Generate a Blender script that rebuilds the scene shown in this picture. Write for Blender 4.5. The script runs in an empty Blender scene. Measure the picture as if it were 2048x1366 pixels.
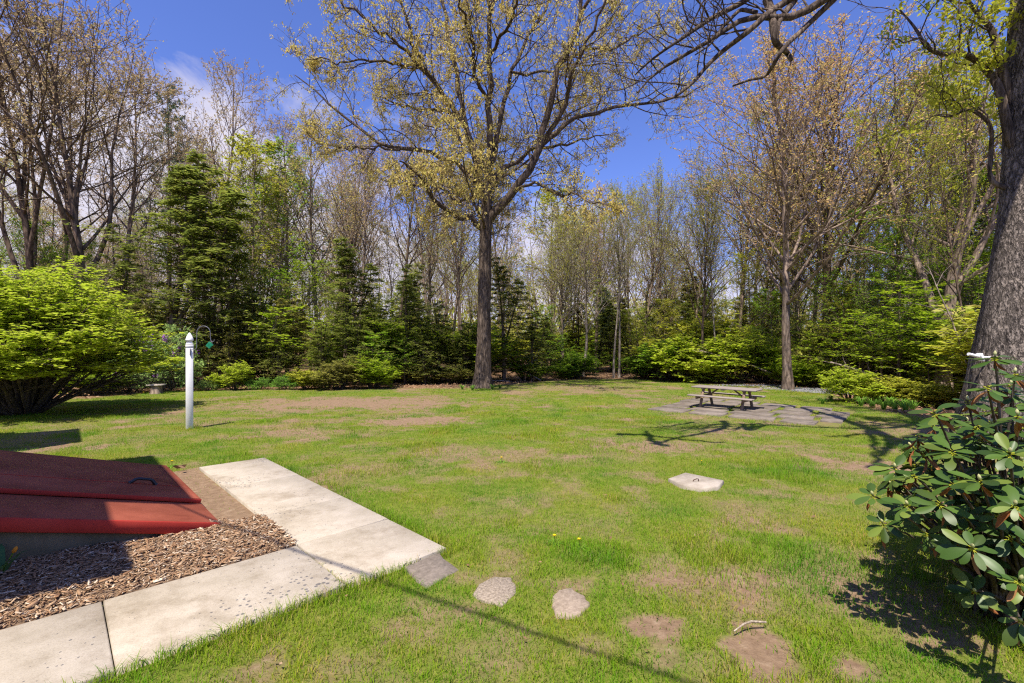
import bpy, math, numpy as np
from mathutils import Vector
PI = math.pi
SC = bpy.context.scene
COL = SC.collection
R_ = math.radians
GRAD = 0.03          # the lawn falls gently away from the house
CAMZ = 1.70

# ------------------------------------------------------------------ camera, sky, sun, exposure
cd = bpy.data.cameras.new("camera"); cam = bpy.data.objects.new("camera", cd); COL.objects.link(cam)
cam.location = (0, 0, CAMZ); cam.rotation_euler = (R_(90), 0, 0)
cd.lens = 16.0; cd.sensor_width = 36.0; cd.clip_end = 2000; cd.clip_start = 0.05
SC.camera = cam
SUN_EL = 64.0
SHD = np.array([0.35, 0.937]); SHD /= np.linalg.norm(SHD)      # horizontal travel of the light
KS = SHD / math.tan(R_(SUN_EL))                                 # shadow shift per metre of height
ld = bpy.data.lights.new("sun", 'SUN'); sun = bpy.data.objects.new("sun", ld); COL.objects.link(sun)
ld.energy = 5.0; ld.angle = R_(0.5); ld.color = (1.0, 0.93, 0.80)
c_, s_ = math.cos(R_(SUN_EL)), math.sin(R_(SUN_EL))
sun.rotation_euler = Vector((SHD[0]*c_, SHD[1]*c_, -s_)).to_track_quat('-Z', 'Y').to_euler()
sun.location = (-10, -20, 40)
SC.view_settings.view_transform = 'Standard'; SC.view_settings.look = 'None'
SC.view_settings.gamma = 1.0; SC.view_settings.use_curve_mapping = False
SC.view_settings.exposure = 0.66
try:
    SC.cycles.max_bounces = 8; SC.cycles.diffuse_bounces = 3; SC.cycles.glossy_bounces = 2
    SC.cycles.transmission_bounces = 4; SC.cycles.use_denoising = False; SC.cycles.filter_width = 1.2
    SC.cycles.sample_clamp_indirect = 6
except Exception: pass

W = bpy.data.worlds.new("World"); SC.world = W; W.use_nodes = True
def world():
    nt = W.node_tree; N = nt.nodes; L = nt.links; N.clear()
    out = N.new('ShaderNodeOutputWorld'); bg = N.new('ShaderNodeBackground')
    sky = N.new('ShaderNodeTexSky'); sky.sky_type = 'NISHITA'; sky.sun_disc = False
    sky.sun_elevation = R_(SUN_EL); sky.sun_rotation = math.atan2(-SHD[0], -SHD[1]) % (2*PI)
    sky.altitude = 100; sky.air_density = 1.0; sky.dust_density = 0.3; sky.ozone_density = 4.0
    bg.inputs['Strength'].default_value = 0.11
    tc = N.new('ShaderNodeTexCoord')
    tint = N.new('ShaderNodeMix'); tint.data_type = 'RGBA'; tint.blend_type = 'MULTIPLY'
    tint.inputs['Factor'].default_value = 1.0
    tint.inputs['B'].default_value = (0.78, 0.80, 1.26, 1)
    L.new(sky.outputs[0], tint.inputs['A'])
    mp = N.new('ShaderNodeMapping'); mp.inputs['Scale'].default_value = (1, 1, 1.9)
    mp.inputs['Location'].default_value = (0.35, 0.1, 0.22)
    L.new(tc.outputs['Generated'], mp.inputs[0])
    n1 = N.new('ShaderNodeTexNoise'); n1.inputs['Scale'].default_value = 3.2; n1.inputs['Detail'].default_value = 9
    n1.inputs['Roughness'].default_value = 0.62; n1.inputs['Distortion'].default_value = 0.35
    L.new(mp.outputs[0], n1.inputs['Vector'])
    sep = N.new('ShaderNodeSeparateXYZ'); L.new(tc.outputs['Generated'], sep.inputs[0])
    # more cloud low in the sky and towards the left (west)
    ele = N.new('ShaderNodeMapRange'); ele.inputs['From Min'].default_value = 0.05; ele.inputs['From Max'].default_value = 0.62
    ele.inputs['To Min'].default_value = 0.20; ele.inputs['To Max'].default_value = -0.30
    L.new(sep.outputs['Z'], ele.inputs['Value'])
    lef = N.new('ShaderNodeMapRange'); lef.inputs['From Min'].default_value = -0.75; lef.inputs['From Max'].default_value = 0.3
    lef.inputs['To Min'].default_value = 0.08; lef.inputs['To Max'].default_value = -0.10
    L.new(sep.outputs['X'], lef.inputs['Value'])
    a1 = N.new('ShaderNodeMath'); a1.operation = 'ADD'; L.new(n1.outputs['Fac'], a1.inputs[0]); L.new(ele.outputs[0], a1.inputs[1])
    a2 = N.new('ShaderNodeMath'); a2.operation = 'ADD'; L.new(a1.outputs[0], a2.inputs[0]); L.new(lef.outputs[0], a2.inputs[1])
    acc = a2.outputs[0]
    for dx, dz, rad, amt in ((-.51, .575, .13, .20), (-.17, .51, .16, .17), (-.98, .42, .40, .20), (-.42, .20, .35, .16), (.15, .22, .40, .12), (-.70, .50, .12, .10)):
        v = Vector((dx, 1.0, dz)).normalized(); ds = N.new('ShaderNodeVectorMath'); ds.operation = 'DISTANCE'; ds.inputs[1].default_value = v
        L.new(tc.outputs['Generated'], ds.inputs[0]); mr = N.new('ShaderNodeMapRange'); mr.interpolation_type = 'SMOOTHSTEP'
        mr.inputs['From Min'].default_value = 0; mr.inputs['From Max'].default_value = rad; mr.inputs['To Min'].default_value = amt; mr.inputs['To Max'].default_value = 0
        L.new(ds.outputs['Value'], mr.inputs['Value']); ad = N.new('ShaderNodeMath'); ad.operation = 'ADD'; L.new(acc, ad.inputs[0]); L.new(mr.outputs[0], ad.inputs[1]); acc = ad.outputs[0]
    ramp = N.new('ShaderNodeValToRGB'); e = ramp.color_ramp.elements
    e[0].position = 0.50; e[0].color = (0, 0, 0, 1); e[1].position = 0.70; e[1].color = (1, 1, 1, 1)
    L.new(acc, ramp.inputs[0])
    cl = N.new('ShaderNodeMix'); cl.data_type = 'RGBA'
    L.new(ramp.outputs[0], cl.inputs['Factor']); L.new(tint.outputs['Result'], cl.inputs['A'])
    cl.inputs['B'].default_value = (4.6, 4.4, 5.2, 1)
    L.new(cl.outputs['Result'], bg.inputs['Color']); L.new(bg.outputs[0], out.inputs[0])
world()

# ------------------------------------------------------------------ placing helpers
F = 910.2
def at(px, py):                       # photo pixel -> point on the sloping lawn
    d = CAMZ / ((py - 683) / F - GRAD)
    return np.array([(px - 1024) / F * d, d, -GRAD * d])
def pt(px, py, y):                    # photo pixel at a known depth
    return np.array([(px - 1024) / F * y, y, CAMZ + (683 - py) / F * y])
def gz(y): return -GRAD * np.clip(y, -20, 33)
def st(s, t, z=None):                 # house axes: s out from the back wall, t along it
    x = (s - t) / math.sqrt(2); y = (s + t) / math.sqrt(2)
    return np.array([x, y, gz(y) if z is None else z])

# ------------------------------------------------------------------ noise
def vnoise(x, y, seed=0):
    xi = np.floor(x).astype(np.int64); yi = np.floor(y).astype(np.int64); fx = x - xi; fy = y - yi
    fx = fx*fx*(3-2*fx); fy = fy*fy*(3-2*fy)
    def h(a, b):
        n = (a*374761393 + b*668265263 + seed*1442695041) & 0xffffffff
        n = ((n ^ (n >> 13)) * 1274126177) & 0xffffffff
        return ((n ^ (n >> 16)) & 0xffff) / 65535.0
    return (h(xi,yi)*(1-fx)+h(xi+1,yi)*fx)*(1-fy)+(h(xi,yi+1)*(1-fx)+h(xi+1,yi+1)*fx)*fy
def fbm(x, y, seed=0, o=4):
    a = 0.5; v = 0; t = 0
    for i in range(o):
        v = v + a*vnoise(x*2**i, y*2**i, seed+i*17); t += a; a *= 0.55
    return v/t

# ------------------------------------------------------------------ objects
def props(o, label=None, cat=None, group=None, kind=None):
    if label: o["label"] = label
    if cat: o["category"] = cat
    if group: o["group"] = group
    if kind: o["kind"] = kind
    return o
def empty(name, loc, label, cat, group=None, rz=0.0):
    o = bpy.data.objects.new(name, None); COL.objects.link(o)
    o.location = [float(v) for v in loc]; o.rotation_euler = (0, 0, rz); o.empty_display_size = 0.2
    return props(o, label, cat, group)
class MB:
    def __init__(s): s.v = []; s.q = []; s.t = []; s.n = 0
    def add(s, v, q=None, t=None):
        v = np.asarray(v, float).reshape(-1, 3)
        if q is not None and len(q): s.q.append(np.asarray(q, np.int64).reshape(-1, 4) + s.n)
        if t is not None and len(t): s.t.append(np.asarray(t, np.int64).reshape(-1, 3) + s.n)
        s.v.append(v); s.n += len(v)
    def mesh(s, name, mat, smooth=False):
        me = bpy.data.meshes.new(name)
        v = np.concatenate(s.v) if s.v else np.zeros((0, 3))
        q = np.concatenate(s.q) if s.q else np.zeros((0, 4), np.int64)
        t = np.concatenate(s.t) if s.t else np.zeros((0, 3), np.int64)
        me.vertices.add(len(v)); me.vertices.foreach_set('co', v.astype(np.float32).ravel())
        li = np.concatenate([q.ravel(), t.ravel()]); me.loops.add(len(li)); me.loops.foreach_set('vertex_index', li.astype(np.int32))
        tot = np.concatenate([np.full(len(q), 4), np.full(len(t), 3)]).astype(np.int32)
        stt = np.concatenate([[0], np.cumsum(tot)[:-1]]).astype(np.int32) if len(tot) else np.zeros(0, np.int32)
        me.polygons.add(len(tot)); me.polygons.foreach_set('loop_start', stt)
        try: me.polygons.foreach_set('loop_total', tot)
        except Exception: pass
        if smooth: me.polygons.foreach_set('use_smooth', np.ones(len(tot), bool))
        me.update(calc_edges=True); me.validate()
        if mat: me.materials.append(mat)
        return me
    def build(s, name, mat, parent=None, smooth=False):
        o = bpy.data.objects.new(name, s.mesh(name, mat, smooth)); COL.objects.link(o)
        if parent: o.parent = parent
        return o
    # ---- shapes
    def tubes(s, P, R, k=5, cap=False, rough=None):
        P = np.asarray(P, float); R = np.asarray(R, float)
        if P.ndim == 2: P = P[None]; R = R[None]
        N, m, _ = P.shape
        T = np.gradient(P, axis=1); T /= np.linalg.norm(T, axis=2, keepdims=True) + 1e-9
        mean = P[:, -1] - P[:, 0]; ref = np.where((np.abs(mean[:, 2:3]) > 0.75*np.linalg.norm(mean, axis=1, keepdims=True)), np.array([[1., 0, 0]]), np.array([[0, 0, 1.]]))
        U = np.cross(T, ref[:, None, :]); U /= np.linalg.norm(U, axis=2, keepdims=True) + 1e-9
        V = np.cross(T, U)
        a = np.arange(k) * 2*PI/k
        rr = R[:, :, None] * np.ones(k)
        if rough is not None: rr = rr * rough(P, a)
        ring = P[:, :, None, :] + rr[..., None]*(np.cos(a)[None, None, :, None]*U[:, :, None, :] + np.sin(a)[None, None, :, None]*V[:, :, None, :])
        idx = np.arange(N*m*k).reshape(N, m, k)
        i0 = idx[:, :-1]; i1 = idx[:, 1:]
        q = np.stack([i0, np.roll(i0, -1, 2), np.roll(i1, -1, 2), i1], -1).reshape(-1, 4)
        s.add(ring.reshape(-1, 3), q[:, ::-1])
        if cap:
            for j in range(N):
                for e in (0, m-1):
                    base = ring[j, e]; c = P[j, e]
                    n0 = len(base); f = [(i, (i+1) % n0, n0) for i in range(n0)]
                    if e == m-1: f = [(b, a_, c_) for a_, b, c_ in f][::1]
                    if e == 0: pass
                    s.add(np.vstack([base, c[None]]), t=np.array(f)[:, ::-1] if e else np.array(f))
    def leaves(s, B, U, Nn, L, Wd, sag=0.0):
        # kite shaped leaf quads
        V = np.cross(Nn, U); V /= np.linalg.norm(V, axis=1, keepdims=True)+1e-9
        L = L[:, None]; Wd = Wd[:, None]
        v = np.stack([B, B+0.45*L*U+0.5*Wd*V, B+L*U-sag*L*Nn, B+0.45*L*U-0.5*Wd*V], 1)
        n = len(B); s.add(v.reshape(-1, 3), np.arange(4*n).reshape(n, 4))
    def box(s, c, sz, M=None, bev=0.0):
        sx, sy, sz_ = [v/2 for v in sz]
        if bev <= 0:
            v = np.array([[x, y, z] for z in (-sz_, sz_) for y in (-sy, sy) for x in (-sx, sx)])
            q = [(0,2,3,1),(4,5,7,6),(0,1,5,4),(2,6,7,3),(0,4,6,2),(1,3,7,5)]
            t = None
        else:
            b = min(bev, sx*.9, sy*.9, sz_*.9); vs = []; id_ = {}
            for ix in (-1, 1):
                for iy in (-1, 1):
                    for iz in (-1, 1):
                        for ax in range(3):
                            p = [ix*(sx-b), iy*(sy-b), iz*(sz_-b)]
                            p[ax] = (ix*sx, iy*sy, iz*sz_)[ax]
                            id_[(ix, iy, iz, ax)] = len(vs); vs.append(p)
            v = np.array(vs); q = []; t = []
            for ax in range(3):
                o = [a for a in range(3) if a != ax]
                for sg in (-1, 1):
                    cs = []
                    for (p, r) in ((-1,-1),(1,-1),(1,1),(-1,1)):
                        k = [0,0,0]; k[ax] = sg; k[o[0]] = p; k[o[1]] = r; cs.append(id_[(*k, ax)])
                    q.append(cs)
                for (p, r) in ((-1,-1),(1,-1),(1,1),(-1,1)):        # edges along ax
                    k0=[0,0,0]; k0[ax]=-1; k0[o[0]]=p; k0[o[1]]=r; k1=list(k0); k1[ax]=1
                    q.append([id_[(*k0,o[0])], id_[(*k1,o[0])], id_[(*k1,o[1])], id_[(*k0,o[1])]])
            for ix in (-1,1):
                for iy in (-1,1):
                    for iz in (-1,1): t.append([id_[(ix,iy,iz,0)], id_[(ix,iy,iz,1)], id_[(ix,iy,iz,2)]])
            # outward winding
            def fix(fs):
                out = []
                for f in fs:
                    a_, b_, c__ = v[f[0]], v[f[1]], v[f[2]]
                    n = np.cross(b_-a_, c__-a_); out.append(f if np.dot(n, np.mean(v[f], 0)) > 0 else f[::-1])
                return out
            q = fix(q); t = fix(t)
        if M is not None: v = v @ np.asarray(M).T
        s.add(v + np.asarray(c), q, t)
    def prism(s, poly, z0, z1, zf=None, bev=0.012):
        # vertical prism over a plan polygon (counter-clockwise), optional small top bevel; zf(x,y) = base level
        p = np.array([[a[0], a[1]] for a in poly], float)
        ar = 0.5*np.sum(p[:,0]*np.roll(p[:,1],-1)-np.roll(p[:,0],-1)*p[:,1])
        if ar < 0: p = p[::-1]
        n = len(p); c = p.mean(0)
        zz = np.array([zf(a) for a in p]) if zf else np.zeros(n)
        d = c - p; d /= np.linalg.norm(d, axis=1, keepdims=True); pin = p + d*bev*1.4
        v = np.vstack([np.c_[p, zz+z0], np.c_[p, zz+z1-bev], np.c_[pin, zz+z1]])
        q = []
        for i in range(n):
            j = (i+1) % n; q += [(i, j, n+j, n+i), (n+i, n+j, 2*n+j, 2*n+i)]
        cc = np.append(pin.mean(0), (zz+z1).mean()); v = np.vstack([v, cc[None]])
        s.add(v, q, [(2*n+i, 2*n+(i+1) % n, 3*n) for i in range(n)])
    def lathe(s, prof, c, k=16, M=None):
        prof = np.array(prof, float); a = np.arange(k)*2*PI/k
        v = np.stack([prof[:, 0:1]*np.cos(a), prof[:, 0:1]*np.sin(a), np.repeat(prof[:, 1:2], k, 1)], -1).reshape(-1, 3)
        idx = np.arange(len(prof)*k).reshape(len(prof), k)
        q = np.stack([idx[:-1], np.roll(idx[:-1], -1, 1), np.roll(idx[1:], -1, 1), idx[1:]], -1).reshape(-1, 4)
        if M is not None: v = v @ np.asarray(M).T
        s.add(v + np.asarray(c), q)
def rotz(a): return np.array([[math.cos(a), -math.sin(a), 0], [math.sin(a), math.cos(a), 0], [0, 0, 1]])
def roty(a): return np.array([[math.cos(a), 0, math.sin(a)], [0, 1, 0], [-math.sin(a), 0, math.cos(a)]])
def frame(d, up=(0, 0, 1)):
    d = np.asarray(d, float); d = d/np.linalg.norm(d); u = np.asarray(up, float)
    y = np.cross(u, d); y /= np.linalg.norm(y); return np.stack([d, y, np.cross(d, y)], 1)

# ------------------------------------------------------------------ materials
def mat(name):
    m = bpy.data.materials.new(name); m.use_nodes = True; nt = m.node_tree; nt.nodes.clear()
    return m, nt.nodes, nt.links
def ramp(N, stops, interp='LINEAR'):
    r = N.new('ShaderNodeValToRGB'); r.color_ramp.interpolation = interp; e = r.color_ramp.elements
    while len(e) < len(stops): e.new(0.5)
    for i, (p, c) in enumerate(stops): e[i].position = p; e[i].color = (*c, 1)
    return r
def leaf_mat(name, cols, trans=0.35, rough=0.6, spec=0.04, vary=0.12):
    m, N, L = mat(name)
    g = N.new('ShaderNodeNewGeometry'); n = len(cols)
    r = ramp(N, [((i+0.5)/n, c) for i, c in enumerate(cols)]); L.new(g.outputs['Random Per Island'], r.inputs[0])
    oi = N.new('ShaderNodeObjectInfo'); mr = N.new('ShaderNodeMapRange'); mr.inputs['To Min'].default_value = 1-vary; mr.inputs['To Max'].default_value = 1+vary
    L.new(oi.outputs['Random'], mr.inputs[0])
    mu = N.new('ShaderNodeMix'); mu.data_type = 'RGBA'; mu.blend_type = 'MULTIPLY'; mu.inputs['Factor'].default_value = 1
    L.new(r.outputs[0], mu.inputs['A']); L.new(mr.outputs[0], mu.inputs['B'])
    p = N.new('ShaderNodeBsdfPrincipled'); p.inputs['Roughness'].default_value = rough; p.inputs['Specular IOR Level'].default_value = spec
    L.new(mu.outputs['Result'], p.inputs['Base Color'])
    t = N.new('ShaderNodeBsdfTranslucent'); L.new(mu.outputs['Result'], t.inputs[0])
    x = N.new('ShaderNodeMixShader'); x.inputs[0].default_value = trans
    L.new(p.outputs[0], x.inputs[1]); L.new(t.outputs[0], x.inputs[2])
    o = N.new('ShaderNodeOutputMaterial'); L.new(x.outputs[0], o.inputs[0]); return m
def bark_mat(name, dark, light, scale=6.0, zs=0.22, bump=0.6, dist=0.05, patch=None):
    m, N, L = mat(name)
    tc = N.new('ShaderNodeTexCoord'); mp = N.new('ShaderNodeMapping'); mp.inputs['Scale'].default_value = (1, 1, zs)
    L.new(tc.outputs['Object'], mp.inputs[0])
    v = N.new('ShaderNodeTexVoronoi'); v.inputs['Scale'].default_value = scale; v.feature = 'DISTANCE_TO_EDGE'
    no = N.new('ShaderNodeTexNoise'); no.inputs['Scale'].default_value = scale*1.7; no.inputs['Detail'].default_value = 6
    L.new(mp.outputs[0], no.inputs['Vector'])
    mx = N.new('ShaderNodeMix'); mx.data_type = 'VECTOR'; mx.inputs['Factor'].default_value = 0.13
    L.new(mp.outputs[0], mx.inputs['A']); L.new(no.outputs['Color'], mx.inputs['B']); L.new(mx.outputs['Result'], v.inputs['Vector'])
    ad = N.new('ShaderNodeMath'); ad.operation = 'MULTIPLY_ADD'; ad.inputs[1].default_value = 1.1; L.new(v.outputs['Distance'], ad.inputs[0])
    sc = N.new('ShaderNodeMath'); sc.operation = 'MULTIPLY'; sc.inputs[1].default_value = 0.55; L.new(no.outputs['Fac'], sc.inputs[0]); L.new(sc.outputs[0], ad.inputs[2])
    r = ramp(N, [(0.22, dark), (0.62, light)]); L.new(ad.outputs[0], r.inputs[0])
    n2 = N.new('ShaderNodeTexNoise'); n2.inputs['Scale'].default_value = 1.3; n2.inputs['Detail'].default_value = 5; L.new(tc.outputs['Object'], n2.inputs['Vector'])
    r2 = ramp(N, [(0.35, (0.72, 0.72, 0.72)), (0.7, patch or (1.15, 1.13, 1.08))]); L.new(n2.outputs['Fac'], r2.inputs[0])
    mu = N.new('ShaderNodeMix'); mu.data_type = 'RGBA'; mu.blend_type = 'MULTIPLY'; mu.inputs['Factor'].default_value = 1
    L.new(r.outputs[0], mu.inputs['A']); L.new(r2.outputs[0], mu.inputs['B'])
    p = N.new('ShaderNodeBsdfPrincipled'); p.inputs['Roughness'].default_value = 0.9; p.inputs['Specular IOR Level'].default_value = 0.1
    L.new(mu.outputs['Result'], p.inputs['Base Color'])
    b = N.new('ShaderNodeBump'); b.inputs['Strength'].default_value = bump; b.inputs['Distance'].default_value = dist
    L.new(ad.outputs[0], b.inputs['Height']); L.new(b.outputs[0], p.inputs['Normal'])
    o = N.new('ShaderNodeOutputMaterial'); L.new(p.outputs[0], o.inputs[0]); return m
def surf_mat(name, c0, c1, scale=8.0, rough=0.8, bump=0.2, dist=0.01, spots=None, detail=8, stretch=(1,1,1), metal=0.0, spec=0.3, island=0.0, stain=0.0):
    m, N, L = mat(name)
    tc = N.new('ShaderNodeTexCoord'); mp = N.new('ShaderNodeMapping'); mp.inputs['Scale'].default_value = stretch; L.new(tc.outputs['Object'], mp.inputs[0])
    n = N.new('ShaderNodeTexNoise'); n.inputs['Scale'].default_value = scale; n.inputs['Detail'].default_value = detail; n.inputs['Roughness'].default_value = 0.65
    L.new(mp.outputs[0], n.inputs['Vector'])
    r = ramp(N, [(0.3, c0), (0.7, c1)]); L.new(n.outputs['Fac'], r.inputs[0]); col = r.outputs[0]
    if spots:
        sc_, thr, sc2, colr = spots
        v = N.new('ShaderNodeTexVoronoi'); v.inputs['Scale'].default_value = sc_; L.new(mp.outputs[0], v.inputs['Vector'])
        n3 = N.new('ShaderNodeTexNoise'); n3.inputs['Scale'].default_value = sc2; n3.inputs['Detail'].default_value = 3; L.new(mp.outputs[0], n3.inputs['Vector'])
        mr = N.new('ShaderNodeMapRange'); mr.inputs['From Min'].default_value = 0.40; mr.inputs['From Max'].default_value = 0.72; mr.inputs['To Min'].default_value = 0; mr.inputs['To Max'].default_value = thr
        L.new(n3.outputs['Fac'], mr.inputs[0])
        lt = N.new('ShaderNodeMath'); lt.operation = 'LESS_THAN'; L.new(v.outputs['Distance'], lt.inputs[0]); L.new(mr.outputs[0], lt.inputs[1])
        mm = N.new('ShaderNodeMix'); mm.data_type = 'RGBA'; L.new(lt.outputs[0], mm.inputs['Factor']); L.new(col, mm.inputs['A']); mm.inputs['B'].default_value = (*colr, 1); col = mm.outputs['Result']
    if stain:
        n5 = N.new('ShaderNodeTexNoise'); n5.inputs['Scale'].default_value = 1.4; n5.inputs['Detail'].default_value = 12; n5.inputs['Roughness'].default_value = 0.75; L.new(tc.outputs['Object'], n5.inputs['Vector'])
        r5 = ramp(N, [(0.36, (0.66, 0.62, 0.56)), (0.50, (0.97, 0.965, 0.95)), (0.62, (1.06, 1.06, 1.06))]); L.new(n5.outputs['Fac'], r5.inputs[0])
        n6 = N.new('ShaderNodeTexNoise'); n6.inputs['Scale'].default_value = 130; n6.inputs['Detail'].default_value = 3; L.new(tc.outputs['Object'], n6.inputs['Vector'])
        r6 = ramp(N, [(0.30, (0.80, 0.79, 0.78)), (0.52, (1, 1, 1)), (0.75, (1.08, 1.08, 1.08))]); L.new(n6.outputs['Fac'], r6.inputs[0])
        for q in (r5, r6):
            mu5 = N.new('ShaderNodeMix'); mu5.data_type = 'RGBA'; mu5.blend_type = 'MULTIPLY'; mu5.inputs['Factor'].default_value = stain; L.new(col, mu5.inputs['A']); L.new(q.outputs[0], mu5.inputs['B']); col = mu5.outputs['Result']
    if island:
        g = N.new('ShaderNodeNewGeometry'); mr2 = N.new('ShaderNodeMapRange'); mr2.inputs['To Min'].default_value = 1-island; mr2.inputs['To Max'].default_value = 1+island
        L.new(g.outputs['Random Per Island'], mr2.inputs[0]); mu = N.new('ShaderNodeMix'); mu.data_type = 'RGBA'; mu.blend_type = 'MULTIPLY'; mu.inputs['Factor'].default_value = 1
        L.new(col, mu.inputs['A']); L.new(mr2.outputs[0], mu.inputs['B']); col = mu.outputs['Result']
    p = N.new('ShaderNodeBsdfPrincipled'); p.inputs['Roughness'].default_value = rough; p.inputs['Metallic'].default_value = metal; p.inputs['Specular IOR Level'].default_value = spec
    L.new(col, p.inputs['Base Color'])
    if bump:
        b = N.new('ShaderNodeBump'); b.inputs['Strength'].default_value = bump; b.inputs['Distance'].default_value = dist
        L.new(n.outputs['Fac'], b.inputs['Height']); L.new(b.outputs[0], p.inputs['Normal'])
    o = N.new('ShaderNodeOutputMaterial'); L.new(p.outputs[0], o.inputs[0]); return m

M = {}
M['bark_oak'] = bark_mat('bark_oak', (0.04, 0.029, 0.023), (0.19, 0.145, 0.115), 11.0, 0.18, 0.9, 0.05)
M['bark_near'] = bark_mat('bark_near', (0.03, 0.025, 0.023), (0.30, 0.25, 0.22), 15.0, 0.35, 1.0, 0.05)
M['bark_grey'] = bark_mat('bark_grey', (0.12, 0.088, 0.07), (0.36, 0.275, 0.22), 6.0, 0.2, 0.6, 0.04)
M['bark_dark'] = bark_mat('bark_dark', (0.062, 0.044, 0.033), (0.21, 0.15, 0.11), 6.0, 0.2, 0.6, 0.04)
M['bark_pale'] = bark_mat('bark_pale', (0.13, 0.105, 0.09), (0.38, 0.32, 0.27), 5.0, 0.3, 0.5, 0.03)
M['stem'] = bark_mat('stem', (0.05, 0.04, 0.032), (0.17, 0.135, 0.105), 12.0, 0.3, 0.4, 0.01)
M['oak_flower'] = leaf_mat('oak_flower', [(0.66,0.54,0.14),(0.70,0.58,0.20),(0.60,0.46,0.17),(0.60,0.58,0.12),(0.54,0.40,0.18)], 0.48)
M['yellow_green'] = leaf_mat('yellow_green', [(0.54,0.54,0.055),(0.44,0.48,0.05),(0.62,0.59,0.07),(0.36,0.42,0.05)], 0.48)
M['lime'] = leaf_mat('lime', [(0.25,0.44,0.03),(0.33,0.52,0.04),(0.19,0.34,0.025),(0.42,0.55,0.05)], 0.48)
M['tan_bud'] = leaf_mat('tan_bud', [(0.52,0.37,0.22),(0.58,0.44,0.20),(0.45,0.32,0.23),(0.54,0.46,0.18)], 0.42)
M['orange_bud'] = leaf_mat('orange_bud', [(0.70,0.44,0.18),(0.68,0.50,0.16),(0.70,0.56,0.17),(0.66,0.38,0.22),(0.60,0.56,0.15),(0.62,0.36,0.18)], 0.48)
M['pink_bud'] = leaf_mat('pink_bud', [(0.62,0.24,0.25),(0.55,0.27,0.26),(0.52,0.19,0.2)], 0.4)
M['olive'] = leaf_mat('olive', [(0.55,0.50,0.12),(0.46,0.50,0.09),(0.60,0.50,0.18),(0.42,0.48,0.07)], 0.48)
M['needle'] = leaf_mat('needle', [(0.21,0.27,0.045),(0.27,0.33,0.055),(0.35,0.40,0.07),(0.14,0.19,0.038),(0.40,0.42,0.08)], 0.5, 0.5, 0.25)
M['needle_blue'] = leaf_mat('needle_blue', [(0.12,0.17,0.085),(0.15,0.21,0.10),(0.095,0.14,0.075)], 0.35, 0.5, 0.25)
M['needle_olive'] = leaf_mat('needle_olive', [(0.28,0.28,0.055),(0.33,0.32,0.065),(0.21,0.23,0.045),(0.38,0.34,0.08)], 0.48)
M['bush_leaf'] = leaf_mat('bush_leaf', [(0.46,0.58,0.035),(0.54,0.66,0.05),(0.37,0.49,0.027),(0.62,0.68,0.09),(0.52,0.56,0.065)], 0.54)
M['understory'] = leaf_mat('understory', [(0.32,0.46,0.02),(0.40,0.54,0.03),(0.24,0.37,0.018),(0.48,0.54,0.045)], 0.55)
M['shrub_green'] = leaf_mat('shrub_green', [(0.30,0.42,0.12),(0.38,0.50,0.15),(0.22,0.33,0.09)], 0.42)
M['daylily'] = leaf_mat('daylily', [(0.17,0.34,0.04),(0.23,0.42,0.05),(0.12,0.25,0.035)], 0.4)
M['purple'] = leaf_mat('purple', [(0.32,0.10,0.42),(0.40,0.16,0.50)], 0.3)
M['yellow'] = leaf_mat('yellow', [(0.85,0.62,0.02),(0.9,0.7,0.03)], 0.3)
M['dead_leaf'] = leaf_mat('dead_leaf', [(0.26,0.15,0.085),(0.34,0.21,0.12),(0.20,0.11,0.065),(0.42,0.29,0.19)], 0.15)
M['grass'] = leaf_mat('grass', [(0.145,0.285,0.010),(0.215,0.35,0.014),(0.095,0.205,0.009),(0.285,0.385,0.022),(0.18,0.315,0.012),(0.32,0.37,0.038),(0.38,0.31,0.12)], 0.42, 0.6, 0.06, 0.0)
M['rhodo_leaf'] = leaf_mat('rhodo_leaf', [(0.042,0.085,0.013),(0.055,0.108,0.017),(0.08,0.14,0.022),(0.028,0.056,0.010),(0.14,0.19,0.03)], 0.13, 0.40, 0.28)
M['rhodo_dead'] = leaf_mat('rhodo_dead', [(0.33,0.13,0.05),(0.26,0.10,0.04),(0.40,0.2,0.09)], 0.15)
M['bud'] = surf_mat('bud', (0.42,0.42,0.18), (0.55,0.53,0.27), 30, 0.5, 0.2)
M['concrete'] = surf_mat('concrete', (0.35,0.30,0.235), (0.48,0.42,0.35), 3.0, 0.9, 0.22, 0.012, spots=(24.0, 0.40, 1.1, (0.17,0.155,0.15)), detail=12, stain=0.9)
M['concrete_old'] = surf_mat('concrete_old', (0.30,0.255,0.205), (0.43,0.375,0.315), 6, 0.95, 0.4, 0.015, detail=12, stain=0.7)
M['stone_grey'] = surf_mat('stone_grey', (0.12,0.098,0.08), (0.25,0.205,0.17), 30, 0.95, 0.5, 0.012)
M['stone_peb'] = surf_mat('stone_peb', (0.15,0.115,0.085), (0.47,0.385,0.30), 60, 0.95, 0.8, 0.02)
M['stone_brown'] = surf_mat('stone_brown', (0.20,0.15,0.11), (0.38,0.30,0.23), 40, 0.95, 0.5, 0.012)
M['patio'] = surf_mat('patio', (0.13,0.105,0.085), (0.25,0.21,0.175), 4, 0.95, 0.4, 0.01, island=0.12, stain=0.7)
M['foundation'] = surf_mat('foundation', (0.10,0.085,0.05), (0.20,0.17,0.115), 4, 0.95, 0.5, 0.02, stretch=(1,1,0.3))
M['red'] = surf_mat('red', (0.215,0.052,0.03), (0.39,0.11,0.066), 1.6, 0.75, 0.1, 0.004, stretch=(1,1,2), spec=0.12, stain=0.7)
M['red_edge'] = surf_mat('red_edge', (0.38,0.035,0.026), (0.45,0.055,0.04), 2.5, 0.7, 0.05, 0.003, spec=0.12)
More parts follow.
